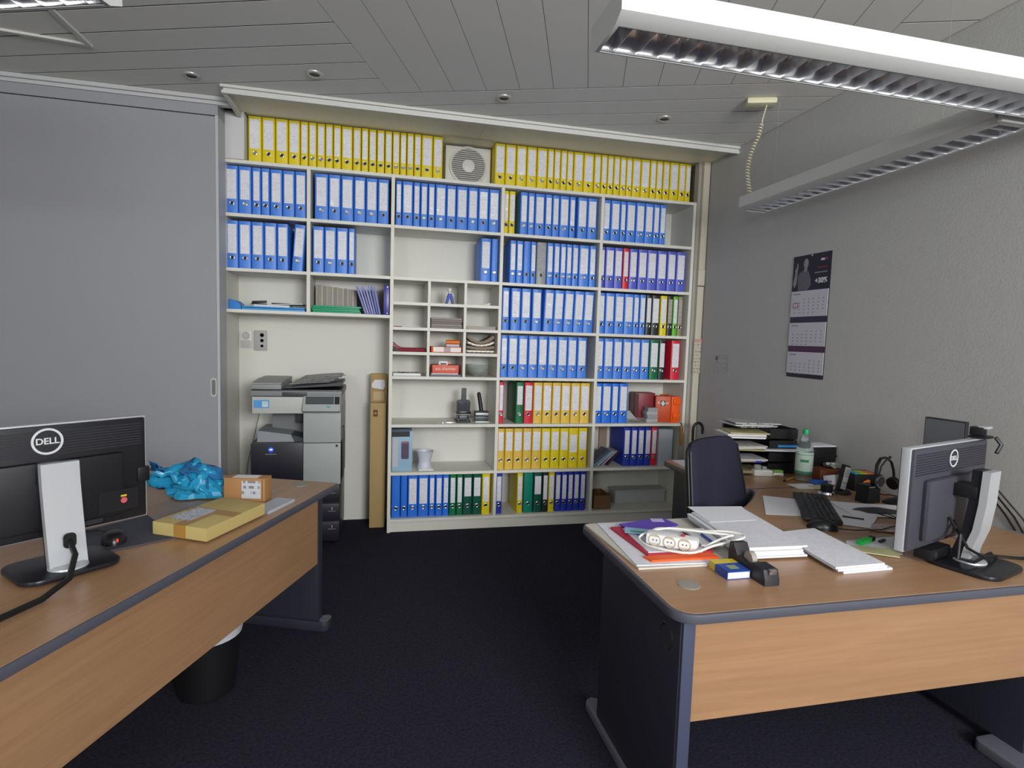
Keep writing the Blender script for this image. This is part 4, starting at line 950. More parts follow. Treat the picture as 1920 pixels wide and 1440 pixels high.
# ------------------------------------------------------------------ screens
def monitor(label, loc, rz, zb, zt, right=True, dark=True):
    t = thing('computer_monitor', label, 'monitor', loc, rz, 'monitors seen from behind')
    W, H = .556, zt-zb
    zc = (zb+zt)/2-loc[2]; zb -= loc[2]; zt -= loc[2]
    Mb = mat('monitor_back_black' if dark else 'monitor_back_grey', '#17171c' if dark else '#3d3d46', .42, bump=.15, bscale=900)
    part('bezel_frame', G().box(-W/2, W/2, -.012, .016, zb, zt, .004), M_silver, t)
    part('screen', G().box(-W/2+.004, W/2-.004, .0155, .018, zb+.004, zt-.004), M_blackgloss, t)
    part('back_shell', G().box(-W/2+.006, W/2-.006, -.022, -.006, zb+.004, zt-.005, .006), Mb, t)
    part('back_bulge', G().box(-.2, .2, -.046, -.02, zb+.03, zt-.11, .014), Mb, t)
    # vent strip of thin ribs under the top edge
    g = G()
    for k in range(9): g.box(-W/2+.02, W/2-.02, -.0240, -.0215, zt-.022-k*.0085-.004, zt-.022-k*.0085)
    part('vent_ribs', g, mat('vent_rib', '#26262d' if dark else '#4e4e58', .5), t)
    rx = Matrix.Rotation(R(90), 4, 'X')
    rl = .031 if right else .040; lz = zt-.052
    lo = part('round_logo', G().lathe([(rl*.84, 0), (rl, 0), (rl, .0016), (rl*.84, .0016), (rl*.84, 0)], 40, at=(0, -.0240, lz), mx=rx, cap=False), mat('logo_silver', '#c8c9cc', .4), t)
    part('logo_letters', text_mesh('DELL', rl*.66, bold=.0006), mat('logo_silver'), lo, loc=(0, -.0250, lz), rot=(R(90), 0, 0))
    # stand
    zd = ZD-loc[2]+(.0006 if right else .0058)
    part('stand_base', G().prism(rrect(-.125, .125, -.215, .0, .05), zd, zd+.014, bev=.005), mat('stand_black', '#1a1a20', .3), t)
    if right:
        pts = [(.0, -.105, zd+.012), (.0, -.112, zd+.06), (.0, -.132, zd+.13), (.0, -.142, zd+.22), (.0, -.146, zt-.075)]
        wd = .040
    else:
        pts = [(.0, -.16, zd+.012), (.0, -.15, zd+.06), (.0, -.135, zd+.15), (.0, -.12, zd+.25), (.0, -.115, zd+.315)]
        wd = .047
    def column(w, dy, th):
        g = G(); sec = []
        for (x, y, z) in pts:
            sec.append([g.bm.verts.new(v) for v in ((-w, y+dy, z), (w, y+dy, z), (w+.0, y+dy+th, z), (-w, y+dy+th, z))])
        for a, b in zip(sec, sec[1:]):
            for k in range(4): g.bm.faces.new((a[k], a[(k+1) % 4], b[(k+1) % 4], b[k]))
        g.bm.faces.new(sec[0][::-1]); g.bm.faces.new(sec[-1])
        bmesh.ops.recalc_face_normals(g.bm, faces=g.bm.faces[:])
        return g
    col = part('stand_column', column(wd, 0, .022), M_silver, t)
    part('column_core', column(wd*.86, .0225, .03), mat('stand_black'), t)
    part('column_foot_ring', G().lathe([(.05, 0), (.048, .006), (.036, .010)], 28, at=(0, -.15 if not right else -.095, zd+.013)), M_silver, t)
    part('swivel_bracket', G().box(-.04, .04, -.115, -.044, zc+.0, zc+.045, .006), M_black, t)
    if not right:
        hg = G().prism(rrect(-.016, .016, -.022, .022, .012), 0, .004, mx=rx)
        part('cable_opening', hg, M_black, t, loc=(.004, -.152, zd+.09))
        part('rating_label', G().box(.12, .235, -.0475, -.0455, zb+.045, zb+.115), M_black, t)
        part('yellow_sticker', G().box(.183, .200, -.0485, -.0472, zb+.090, zb+.096), mat('sticker_yellow', '#c9b12a', .5), t)
        part('red_sticker', G().lathe([(.0095, 0), (.0095, .0012), (0, .0014)], 20, at=(.192, -.0475, zb+.078), mx=rx), mat('sticker_red', '#c4555a', .5), t)
        part('side_port', G().box(W/2-.035, W/2+.003, -.03, -.005, zc-.05, zc+.0, .004), M_black, t)
        part('port_row', G().box(.06, .13, -.0478, -.0455, zb+.02, zb+.034), M_charcoal, t)
        part('power_lead', G().tube([(.004, -.150, zd+.09), (.0, -.20, zd+.06), (-.04, -.27, zd+.02), (-.12, -.33, zd+.008), (-.28, -.40, zd+.008)], .008, 8), M_cable, t)
    else:
        g = G().tube([(-.02, -.05, zd+.14), (-.10, -.10, zd+.12), (-.13, -.11, zd+.05), (-.06, -.13, zd+.03), (.1, -.12, zd+.03)], .006, 7)
        g.tube([(-.06, -.05, zd+.16), (-.09, -.12, zd+.08), (-.02, -.14, zd+.045), (.12, -.13, zd+.02)], .005, 7)
        part('cables', g, M_cable, t)
    return t
def screens():
    monitor('black-backed monitor with silver stand on the left desk', (-1.064, -2.221, ZD), 44, .812, 1.16, right=False, dark=True)
    monitor('grey-backed monitor with curved silver stand on the corner desk', (1.872, -2.615, ZD), 17.6, .795, 1.143, right=True, dark=False)
    # second screen parallel to the wall
    t = thing('flat_screen', 'dark flat screen standing near the right wall behind the grey-backed monitor', 'screen', (2.275, -2.32, ZD+.0006), 95)
    part('panel', G().box(-.045, .125, -.010, .010, .06, .44, .004), M_charcoal, t)
    part('screen', G().box(-.04, .12, .0098, .0112, .066, .434), mat('dim_screen', '#5d5e64', .35), t)
    part('stand_post', G().box(-.04, .02, -.03, -.008, .012, .2, .004), M_charcoal, t)
    part('stand_base', G().prism(rrect(-.06, .10, -.1, .07, .03), 0, .012), M_charcoal, t)
    # webcam clipped to the grey monitor
    t = thing('webcam', 'small black webcam clipped on the grey-backed monitor', 'webcam', (2.105, -2.545, 1.144), 17.6)
    part('camera_head', G().box(-.024, .012, -.02, .024, .010, .042, .005), M_black, t)
    part('light_top', G().box(-.02, .03, -.03, .0, .036, .046, .004), M_silver, t)
    part('clip_arm', G().box(-.028, .045, -.03, .025, .0, .009, .003), M_black, t)
    part('clip_leg', G().tube([(.03, -.04, .006), (.04, -.055, -.02), (.02, -.05, -.05)], .007, 7), M_charcoal, t)
    # power brick and adapters by the stand
    t = thing('power_adapter', 'black power adapter on the base of the grey-backed monitor', 'adapter', (1.80, -2.655, ZD+.0164), 17.6)
    part('brick', G().box(-.07, .07, -.028, .028, 0, .038, .006), M_black, t)
    part('port_face', G().lathe([(.012, 0), (.012, .003), (.006, .004)], 16, at=(-.045, -.028, .02), mx=Matrix.Rotation(R(90), 4, 'X')), M_charcoal, t)
    g = G().tube([(2.045, -2.66, ZD+.0065), (2.08, -2.68, ZD+.0065), (2.14, -2.705, ZD+.006), (2.20, -2.70, ZD+.006), (2.30, -2.66, ZD+.006), (2.44, -2.60, ZD+.006)], .0055, 7)
    solo('desk_cable', g, M_cable, 'black cable looping over the desk right of the grey-backed monitor', 'cable')
    solo('cable_clip', G().box(-.012, .012, -.012, .012, 0, .02, .003), M_charcoal, 'small dark clip on the cable by the right wall', 'clip', (2.20, -2.725, ZD+.0006))
    g = G()
    for k in range(3): g.tube([(2.30+.02*k, -2.30-.03*k, .99), (2.40, -2.36-.03*k, .90), (2.445, -2.42-.035*k, .80), (2.452, -2.46-.03*k, ZD+.008)], .004, 6)
    solo('cable_bundle', g, M_cable, 'black cables hanging down the right wall behind the monitor', 'cables')
    solo('tablet', G().box(-.07, .07, -.05, .05, 0, .011, .003), mat('tablet_silver', '#8d8f95', .35, metal=.5), 'thin silver tablet lying between grey-backed monitor and right wall', 'tablet', (2.185, -2.445, ZD+.0006), 4)
screens()

# ------------------------------------------------------------------ things on the right desks
def quad_obj(name, q, z, th, m, label, cat, group=None, curl=0, bev=0):
    cx = sum(p[0] for p in q)/4; cy = sum(p[1] for p in q)/4
    P = [(p[0]-cx, p[1]-cy) for p in q]
    ar = sum(P[i][0]*P[(i+1) % 4][1]-P[(i+1) % 4][0]*P[i][1] for i in range(4))
    if ar < 0: P = P[::-1]
    o = part(name, G().prism(P, 0, th, bev=bev), m, None, loc=(cx, cy, z))
    return tag(o, label, cat, group)
def rect_q(cx, cy, w, h, a):
    c, s = math.cos(R(a)), math.sin(R(a))
    return [(cx+x*c-y*s, cy+x*s+y*c) for x, y in ((-w/2, -h/2), (w/2, -h/2), (w/2, h/2), (-w/2, h/2))]

def right_desk_things():
    z = ZD+.0006
    Mpad = mat('pad_cream', '#bdb9b0', .7)
    quad_obj('desk_pad', [(.715, -2.14), (.735, -2.575), (1.10, -2.585), (1.30, -2.112)], z, .006, Mpad, 'large pale desk pad under the folders at the left desk end', 'desk pad')
    z1 = z+.006
    quad_obj('paper_sheet', rect_q(.90, -2.36, .30, .42, -4), z1, .003, M_paper2, 'large white sheet on the desk pad under the red folder', 'paper')
    quad_obj('folder', [(.79, -2.215), (.805, -2.50), (1.05, -2.50), (1.045, -2.20)], z1+.003, .008, mat('folder_red', '#b0213a', .5), 'red folder under the purple notebook', 'folder')
    quad_obj('folder', [(.785, -2.505), (.795, -2.545), (1.04, -2.55), (1.03, -2.507)], z1+.003, .007, mat('folder_orange', '#e0561a', .5), 'orange folder edge sticking out towards the front of the desk', 'folder')
    quad_obj('paper_sheet', rect_q(.925, -2.37, .21, .24, -3), z1+.011, .003, M_paper2, 'white sheet on the red folder beneath the socket strip', 'paper')
    quad_obj('notebook', [(.83, -2.205), (.85, -2.33), (1.06, -2.245), (1.035, -2.155)], z1+.014, .005, mat('notebook_purple', '#5a3fae', .5), 'purple notebook under the white socket strip', 'notebook')
    quad_obj('sticker_card', rect_q(1.0, -2.185, .05, .035, -12), z1+.019, .001, mat('card_lilac', '#b9b4d0', .6), 'small pale card on the purple notebook', 'card')
    t = thing('leaflet', 'pale blue and green leaflet beside the purple notebook', 'leaflet', (.865, -2.30, z1+.0195), -25)
    part('sheet', G().box(-.05, .05, -.03, .03, 0, .002), mat('leaflet_blue', '#8fb4cf', .5), t)
    part('green_print', G().box(-.03, .03, -.018, -.004, .002, .0026), mat('leaflet_green', '#2f9a62', .5), t)
    # socket strip
    t = thing('socket_strip', 'white three-way socket strip lying on the papers', 'socket strip', (.925, -2.455, z1+.016), -38)
    part('strip_body', G().box(-.095, .08, -.028, .028, 0, .042, .012), M_white, t)
    for k in range(3):
        x = -.062+.05*k
        mx = Matrix.Translation((x, -.0265, .021)) @ Matrix.Rotation(R(90), 4, 'X')
        w = part('socket_well', G().lathe([(.0205, 0), (.0215, .003), (.0195, .004), (.018, .001), (0, .0005)], 24, mx=mx, cap=False), mat('socket_cream', '#b5ad9c', .5), t)
        part('pin_hole', G().cyl((x-.006, -.0275, .021), (x-.006, -.0285, .021), .0025, seg=8).cyl((x+.006, -.0275, .021), (x+.006, -.0285, .021), .0025, seg=8), M_charcoal, w)
    part('switch', G().box(.02, .035, -.01, .01, .040, .046, .002), mat('switch_red', '#a94b50', .4), t)
    lead = [(-.09, .01, .03), (-.06, .05, .04), (.04, .09, .035), (.16, .12, .045), (.22, .09, .045), (.13, -.01, .03), (.06, -.07, .012), (-.06, -.075, .012), (-.115, -.03, .015), (-.10, .0, .03), (-.03, .05, .045), (.1, .075, .045), (.18, .085, .045), (.17, .075, .044), (.12, .01, .03), (.09, -.06, .014)]
    pts = []
    for i in range(len(lead)-1):
        p0 = Vector(lead[max(i-1, 0)]); p1 = Vector(lead[i]); p2 = Vector(lead[i+1]); p3 = Vector(lead[min(i+2, len(lead)-1)])
        for s in range(5):
            u = s/5
            pts.append(.5*((2*p1)+(-p0+p2)*u+(2*p0-5*p1+4*p2-p3)*u*u+(-p0+3*p1-3*p2+p3)*u**3))
    part('lead', G().tube(pts, .0042, 7), mat('lead_white', '#d5d3cc', .4), t)
    # big paper pile with uneven layers
    q0 = [(1.115, -2.552), (1.355, -2.562), (1.40, -2.155), (1.15, -2.158)]
    for k in range(6):
        dx, dy = rnd.uniform(-.012, .012), rnd.uniform(-.012, .012)
        if k == 0: dx, dy = .012, -.01
        q = [(p[0]+dx, p[1]+dy) for p in q0]
        quad_obj('document', q, z+.0064+.0066*k, .0062, (M_paper, M_paper2)[k == 5], 'white document, %s from bottom of the big pile behind the tape dispenser' % ORD[k], 'document', 'documents in the big pile')
    quad_obj('paper_sheet', [(1.18, -2.10), (1.16, -2.30), (1.36, -2.30), (1.42, -2.125)], z+.0467, .001, M_paper, 'loose white sheet on top of the big document pile', 'paper')
    t = thing('pen', 'blue ballpoint pen lying on the papers near the socket strip', 'pen', (1.062, -2.45, z+.033), -95)
    part('barrel', G().cyl((-.055, 0, .005), (.04, 0, .005), .0045, seg=10), mat('pen_blue', '#2b54b0', .4), t)
    part('tip', G().cyl((.04, 0, .005), (.058, 0, .005), .0045, .001, seg=10), M_silver, t)
    quad_obj('paper_sheet', rect_q(1.068, -2.40, .08, .17, -8), z1+.0085+.0115, .007, M_paper, 'small white paper block beneath the blue ballpoint pen', 'paper')
    # second pile
    q0 = [(1.375, -2.705), (1.572, -2.70), (1.60, -2.352), (1.41, -2.375)]
    for k in range(3):
        q = [(p[0]+.012*(k == 0)-.006*k, p[1]+.004*k-.004) for p in q0]
        quad_obj('document', q, z+.0072*k, .0068, (M_paper, M_paper, M_paper2)[k], 'white document, %s from bottom of the smaller pile nearest the grey-backed monitor' % ORD[k], 'document', 'documents in the smaller pile')
    # tape dispenser
    t = thing('tape_dispenser', 'black tape dispenser standing at the desk front', 'tape dispenser', (1.088, -2.658, z), 0)
    prof = [(-.095, 0), (.092, 0), (.094, .05), (.088, .076), (.068, .078), (.045, .045), (.0, .036), (-.03, .050), (-.085, .048), (-.095, .018)]
    mx = Matrix(((0, 0, 1, 0), (1, 0, 0, 0), (0, 1, 0, 0), (0, 0, 0, 1)))
    part('dispenser_body', G().prism(prof, -.026, .026, mx=mx, bev=.003), M_charcoal, t)
    part('tape_roll', G().lathe([(.012, -.009), (.022, -.009), (.022, .009), (.012, .009)], 28, at=(0, .012, .046), mx=Matrix.Rotation(R(90), 4, 'Y')), mat('tape_amber', '#9a948c', .25), t)
    part('cutter', G().box(-.012, .012, -.097, -.088, .036, .052, .001), M_chrome, t)
    # small book
    t = thing('paperback', 'small blue and yellow paperback beside the tape dispenser', 'book', (1.018, -2.640, z), 0)
    part('pages', G().box(-.039, .039, -.048, .046, .002, .022), M_paper, t)
    part('cover', G().box(-.041, .041, -.05, .048, .022, .0245).box(-.041, .041, -.05, .048, 0, .002).box(-.0415, -.039, -.05, .048, 0, .0245), mat('book_blue', '#2c4ea0', .35), t)
    part('yellow_head', G().box(-.0422, .0412, .018, .0482, -.0, .0252), mat('book_yellow', '#c9b52e', .4), t)
    part('cover_picture', G().box(-.016, .016, -.028, .0, .0245, .0250), mat('book_picture', '#8f9a74', .5), t)
    # loose sheets in the middle and right
    quad_obj('paper_sheet', [(1.745, -1.831), (1.56, -2.10), (1.70, -2.144), (1.883, -1.912)], z, .0012, M_paper, 'blank white sheet left of the keyboard', 'paper')
    quad_obj('paper_sheet', [(2.02, -1.955), (1.86, -2.12), (1.99, -2.19), (2.13, -2.01)], z, .0012, M_paper2, 'white sheet right of the keyboard under the headset cable', 'paper')
    quad_obj('paper_sheet', [(1.90, -2.10), (1.765, -2.255), (1.87, -2.335), (2.03, -2.21)], z+.0014, .0012, M_paper, 'white sheet with a pen right of the mouse', 'paper')
    t = thing('paper_sheet', 'white sheet printed with a dark photo, next to the headset stand', 'paper', (2.11, -2.125, z+.003), -18)
    part('sheet', G().box(-.15, .15, -.105, .105, 0, .0012), M_paper, t)
    P = [(.01+.11*math.cos(k*.45)*(1+.12*math.sin(k*3)), -.01+.055*math.sin(k*.45)*(1+.15*math.cos(k*2))) for k in range(14)]
    part('dark_picture', G().prism(P, .0012, .0016), mat('photo_dark', '#3a3a3e', .5, var=.4, vscale=30), t)
    quad_obj('paper_sheet', [(1.92, -2.29), (1.84, -2.36), (2.0, -2.44), (2.07, -2.33)], z+.0044, .0012, print_mat('pinkish_print', '#b5a6a2', '#5d5150', freq=60, up='Y', amount=.6), 'reddish printed sheet left of the grey-backed monitor', 'paper')
    quad_obj('paper_sheet', [(1.645, -2.445), (1.60, -2.50), (1.74, -2.60), (1.90, -2.43), (1.90, -2.33)][:4], z+.0006, .0014, M_paper2, 'white sheet under the green highlighter', 'paper')
    quad_obj('paper_sheet', [(1.60, -2.49), (1.575, -2.54), (1.70, -2.625), (1.76, -2.56)], z+.0022, .003, mat('note_yellow', '#b7b388', .7), 'pale yellow note pad at the base of the grey-backed monitor', 'note pad')
    t = thing('highlighter', 'green highlighter with black cap on the loose sheets', 'highlighter', (1.705, -2.475, z+.0025), 20)
    part('body', G().box(-.05, .028, -.011, .011, 0, .018, .005), mat('neon_green', '#19c04a', .35), t)
    part('cap', G().box(.028, .056, -.010, .010, .001, .017, .004), M_black, t)
    solo('usb_stick', G().box(-.022, .022, -.006, .006, 0, .007, .002), M_charcoal, 'tiny dark memory stick next to the green highlighter', 'memory stick', (1.78, -2.475, z+.0022), 24)
    solo('pen', G().cyl((-.04, 0, .004), (.04, 0, .004), .0035, seg=8), M_charcoal, 'thin dark pen on the white sheet right of the mouse', 'pen', (1.90, -2.215, z+.003), -40)
    # keyboard and mouse
    t = thing('keyboard', 'black computer keyboard set at an angle on the corner desk', 'keyboard', (1.845, -2.063, z), 56)
    part('keyboard_body', G().box(-.225, .225, -.072, .072, .004, .018, .004), M_charcoal, t)
    for fx in (-.2, .17): part('foot', G().box(fx, fx+.03, -.06, .06, 0, .005), M_black, t)
    kme = G().box(-.0078, .0078, -.0076, .0076, 0, .0045, .0015).mesh('key')
    Mk = mat('key_black', '#2b2b31', .5)
    for r_ in range(5):
        for c in range(21):
            if c in (15, 16) and r_ in (1, 2): continue
            if r_ == 0 and 4 <= c <= 8: continue
            part('key', kme, Mk, t, loc=(-.21+c*.021-(.004 if c < 15 else 0), -.056+r_*.0205+(.014 if r_ == 4 else 0)*.4, .018))
    part('space_bar', G().box(-.128, -.034, -.0636, -.0484, .018, .0225, .0015), Mk, t)
    t = thing('computer_mouse', 'black computer mouse next to the keyboard', 'mouse', (1.665, -2.305, z), -33)
    def ms(u, v):
        a = u*2*math.pi; ph = v*math.pi/2
        return (.058*math.cos(a)*math.cos(ph)**.7, .033*math.sin(a)*math.cos(ph)**.7, .037*math.sin(ph)+.004*math.cos(a)*math.sin(ph))
    g = G().grid(24, 8, ms); bmesh.ops.remove_doubles(g.bm, verts=g.bm.verts, dist=.0002)
    part('shell', g, mat('mouse_black', '#18181c', .3), t, sharp=70)
    part('scroll_wheel', G().cyl((.03, -.004, .030), (.03, .004, .030), .008, seg=14), M_charcoal, t)
    part('cable', G().tube([(.05, 0, .008), (.12, .01, .008), (.22, .06, .010), (.30, .16, .010), (.33, .26, .010), (.30, .34, .010), (.26, .30, .013), (.33, .22, .014), (.40, .24, .010)], .0022, 6), M_cable, t)
    # desk telephone, jog dial, headset on its stand
    t = thing('cordless_phone', 'black and silver cordless phone upright in its cradle', 'phone', (2.195, -1.835, z), 12)
    part('cradle', G().lathe([(.05, 0), (.05, .006), (.038, .016), (.03, .018)], 28, mx=Matrix.Diagonal((1, .8, 1, 1))), M_black, t)
    mp = Matrix.Translation((-.012, .0, .012)) @ Matrix.Rotation(R(16), 4, 'Y')
    part('handset', G().box(-.023, .023, -.012, .012, 0, .135, .006, mx=mp), M_black, t)
    part('face', G().box(-.019, .019, -.0135, -.0115, .012, .125, mx=mp), mat('phone_silver', '#a9abaf', .35), t)
    part('display', G().box(-.014, .014, -.0145, -.013, .083, .118, mx=mp), mat('phone_display', '#7f8580', .3), t)
    g = G()
    for k in (.045, .078): g.box(-.019, .019, -.0143, -.013, k-.0012, k+.0012, mx=mp)
    part('key_lines', g, M_black, t)
    t = thing('jog_dial', 'black knob on a silver base behind the keyboard', 'controller', (2.097, -1.845, z))
    part('silver_base', G().lathe([(.040, 0), (.042, .006), (.038, .016), (.03, .018)], 32), M_chrome, t)
    part('knob', G().lathe([(.026, .018), (.027, .022), (.028, .048), (.024, .052), (0, .053)], 28), M_black, t)
    t = thing('headset', 'black office headset resting on its charging stand', 'headset', (2.20, -1.985, z), 8)
    part('stand', G().prism([(-.045, 0), (.045, 0), (.035, .085), (-.035, .085)], -.03, .035, mx=Matrix.Rotation(R(90), 4, 'X'), bev=.004), M_black, t)
    part('stand_line', G().box(-.04, .04, -.037, -.0355, .078, .081), M_silver, t)
    rx = Matrix.Rotation(R(90), 4, 'X')
    part('ear_cup', G().lathe([(.0, -.012), (.034, -.012), (.036, 0), (.033, .012), (.028, .016)], 28, at=(.022, -.03, .105), mx=rx), M_black, t)
    part('ear_ring', G().lathe([(.024, 0), (.030, .002), (.030, .0), (.024, -.002)], 28, at=(.022, -.047, .105), mx=rx, cap=False), M_chrome, t)
    part('ear_face', G().lathe([(.024, 0), (.010, .001), (0, .001)], 24, at=(.022, -.0465, .105), mx=rx, cap=False), M_charcoal, t)
    band = [(.035, -.01, .135), (.05, 0, .175), (.085, .01, .203), (.13, .015, .205), (.17, .015, .18), (.19, .015, .14), (.192, .01, .105)]
    part('headband', G().tube(band, .0075, 8, flat=.6), M_black, t)
    part('far_ear_cup', G().lathe([(.0, -.012), (.03, -.012), (.032, 0), (.03, .012), (0, .014)], 24, at=(.19, .01, .075), mx=Matrix.Rotation(R(70), 4, 'Y')), M_black, t)
    part('microphone_boom', G().tube([(.02, -.035, .135), (.03, -.035, .175), (.05, -.04, .205), (.075, -.045, .222)], [.004, .0035, .004, .007], 8), M_black, t)
    t = thing('desk_organizer', 'black box with coloured sticky notes behind the headset', 'organizer', (2.375, -1.76, z), -6)
    part('box_body', G().box(-.075, .075, -.06, .06, 0, .085, .003), M_black, t)
    part('orange_print', G().prism([(-.028, .0), (.0, .012), (.028, -.004), (.01, -.014), (-.018, -.012)], 0, .0012, mx=Matrix.Translation((.0, -.06, .05)) @ rx), mat('print_orange', '#d9741f', .4), t)
    for k, c in enumerate(('#3f9fd0', '#7bbf3c', '#d9c63a', '#d98a50', '#e0674c')):
        part('sticky_notes', G().box(-.065+.026*k, -.043+.026*k, -.045, .03, .085, .090-.001*k), mat('sticky_%d' % k, c, .6), t)
    quad_obj('black_case', rect_q(2.335, -2.04, .13, .10, 20), z, .014, M_black, 'flat black case right of the headset stand', 'case', bev=.003)
    solo('headset_cable', G().tube([(2.24, -1.93, z+.004), (2.30, -1.90, z+.006), (2.36, -1.905, z+.012), (2.33, -1.92, z+.016), (2.37, -1.935, z+.012), (2.40, -1.91, z+.008), (2.44, -1.96, z+.005)], .003, 6), M_cable, 'black tangled cable near the wall beside the headset', 'cable')
    # water bottle
    t = thing('water_bottle', 'clear plastic water bottle with green cap and pale label', 'bottle', (2.188, -1.575, z))
    Mbt = mat('bottle_plastic', '#e9f2ef', .06, trans=.92, ior=1.15)
    part('bottle_wall', G().lathe([(.036, 0), (.041, .004), (.043, .015), (.041, .03), (.044, .036), (.044, .165), (.042, .18), (.034, .205), (.022, .232), (.0155, .248), (.0145, .262)], 32), Mbt, t)
    part('label_wrap', G().lathe([(.0445, .045), (.0447, .047), (.0447, .158), (.0445, .16)], 32, cap=False), mat('label_mint', '#b7c9bf', .4), t)
    for za, zb in ((.045, .058), (.146, .149)): part('label_band', G().lathe([(.0449, za), (.0449, zb)], 32, cap=False), mat('label_green', '#2f7f5c', .4), t)
    g = G()
    for k in range(6):
        a0 = R(205+k*9); a1 = R(205+(k+1)*9)
        v = [g.bm.verts.new((.0452*math.cos(a), .0452*math.sin(a), zz)) for a, zz in ((a0, .108), (a1, .108), (a1, .122), (a0, .122))]; g.bm.faces.new(v)
    part('label_print', g, mat('label_green'), t)
    part('screw_cap', G().lathe([(.0165, .258), (.0165, .278), (.015, .283), (0, .283)], 24), mat('cap_green', '#0f9a5c', .4), t)
    # letter trays with papers
    tx, ty = 2.10, -1.30
    names = ['bottom', 'second', 'third', 'top']
    for k in range(4):
        zz = z+.066*k
        ox = (.0, .0, .0, -.0)[k]
        t = thing('letter_tray', 'black letter tray, %s of the stack of four by the bottle' % names[k], 'letter tray', (tx+ox, ty, zz), -6, 'stacked letter trays')
        part('tray_floor', G().box(-.17, .17, -.115, .115, .004, .008), M_black, t)
        for b_ in ((-.17, .17, .110, .115, .055), (.165, .17, -.111, .11, .060), (.0, .17, -.115, -.111, .060)): part('tray_wall', G().box(b_[0], b_[1], b_[2], b_[3], .004, b_[4]), M_black, t)
        for px, py in ((.15, -.110), (.15, .095), (-.17, .095)): part('tray_post', G().box(px, px+.015, py, py+.015, 0, .066), M_black, t)
        for j in range((2, 2, 3, 4)[k]):
            c = rnd.choice((M_paper, M_paper2, mat('paper_grey'), mat('paper_manila', '#a39a72', .8)))
            if k == 0: c = mat('paper_manila')
            q = rect_q(tx-.128+rnd.uniform(-.03, .0), ty-.03+rnd.uniform(-.02, .0), .22, .18, rnd.uniform(-14, 2)-4)
            quad_obj('document', q, zz+.0085+.0085*j, .0075, c, 'papers in the %s letter tray, %s layer from its bottom' % (names[k], ORD[j]), 'document', 'papers in the letter trays')
    for j in range(4):
        q = rect_q(tx-.05+rnd.uniform(-.05, .03), ty+rnd.uniform(-.02, .02), .24, .18, rnd.uniform(-16, 8)-4)
        quad_obj('magazine', q, z+.264+.0065*j, .006, (mat('newsprint'), mat('paper_grey'), mat('newsprint'), mat('newsprint'))[j], 'magazine heaped on the top letter tray, %s from bottom' % ORD[j], 'magazine', 'magazines on the letter trays')
    quad_obj('blue_folder', rect_q(2.20, -1.41, .12, .04, -6), z+.155, .012, mat('folder_bright_blue', '#2a78b8', .4), 'bright blue folder poking out of the letter trays', 'folder')
    quad_obj('blue_sleeve', rect_q(1.97, -1.40, .13, .05, -22), z+.072, .010, mat('sleeve_blue', '#2530b4', .4), 'royal blue sleeve poking out of the lower left letter tray', 'folder')
    quad_obj('document', rect_q(2.17, -1.43, .26, .10, -12), z+.140, .005, M_paper, 'white papers overhanging the front of the letter trays', 'document')
    # black box on brown box beside the wall
    solo('brown_box', G().box(-.088, .09, -.11, .11, 0, .062, .003), mat('brown_case', '#6a3a24', .5), 'reddish brown wooden box behind the water bottle', 'box', (2.362, -1.49, z))
    t = thing('file_box', 'black file box on the reddish brown box, white papers on top', 'box', (2.36, -1.46, z+.0626))
    part('box_body', G().box(-.07, .085, -.06, .07, 0, .108, .003), M_black, t)
    part('paper_top', G().box(-.065, .088, -.055, .068, .108, .114, .001), M_paper, t)
    part('clasp', G().box(.084, .09, -.062, -.045, .05, .062), M_charcoal, t)
    # small stuff
    t = thing('tape_box', 'white box with small glass jars in front of the letter trays', 'box', (2.03, -1.445, z), -10)
    part('box_body', G().box(-.055, .05, -.022, .022, 0, .034, .004), M_white, t)
    part('jar', G().lathe([(.018, .034), (.02, .04), (.02, .058), (.014, .062), (0, .062)], 20, at=(-.03, .0, 0)), mat('jar_grey', '#9fa39f', .2), t)
    part('jar', G().lathe([(.013, .034), (.014, .038), (.014, .052), (0, .054)], 18, at=(.01, .0, 0)), mat('jar_grey'), t)
    t = thing('eraser_block', 'green topped white block beside the white box on the side desk', 'eraser', (2.118, -1.455, z), -8)
    part('white_base', G().box(-.03, .03, -.018, .018, 0, .018, .003), M_white, t)
    part('green_top', G().box(-.029, .029, -.017, .017, .018, .032, .004), mat('eraser_green', '#7aa64f', .6), t)
    t = thing('pencil', 'orange marker with black tip left of the water bottle', 'pencil', (2.10, -1.57, z), 28)
    part('barrel', G().cyl((-.04, 0, .007), (.06, 0, .007), .006, seg=10), mat('pencil_orange', '#c47a35', .5), t)
    part('tip', G().cyl((-.06, 0, .007), (-.04, 0, .007), .003, .006, seg=10), M_black, t)
    g = G().tube([(.03*math.cos(k*.9)*(.4+.1*k % 1), .02*math.sin(k*.9), .003+.001*k) for k in range(12)], .002, 5)
    solo('wire_scraps', g, mat('brass_wire', '#8a6a3a', .4, metal=.6), 'little heap of wire scraps in front of the letter trays', 'wire', (2.08, -1.52, z))
    quad_obj('paper_sheet', [(2.035, -1.64), (2.03, -1.735), (2.14, -1.745), (2.20, -1.65)], z+.0002, .0012, M_paper, 'white slip of paper behind the jog dial', 'paper')
    quad_obj('note_pad', rect_q(2.16, -1.735, .085, .07, 10), z+.0016, .006, mat('note_yellow'), 'pale yellow sticky note block behind the jog dial', 'note pad')
    t = thing('blue_pouch', 'crumpled blue plastic pouch right of the water bottle', 'pouch', (2.225, -1.665, z+.002), 5)
    part('pouch', G().prism([(-.055, -.02), (-.03, -.028), (.02, -.02), (.062, -.004), (.02, .018), (-.02, .026), (-.055, .02)], 0, .022, bev=.007), mat('pouch_blue', '#1d5bb0', .35), t)
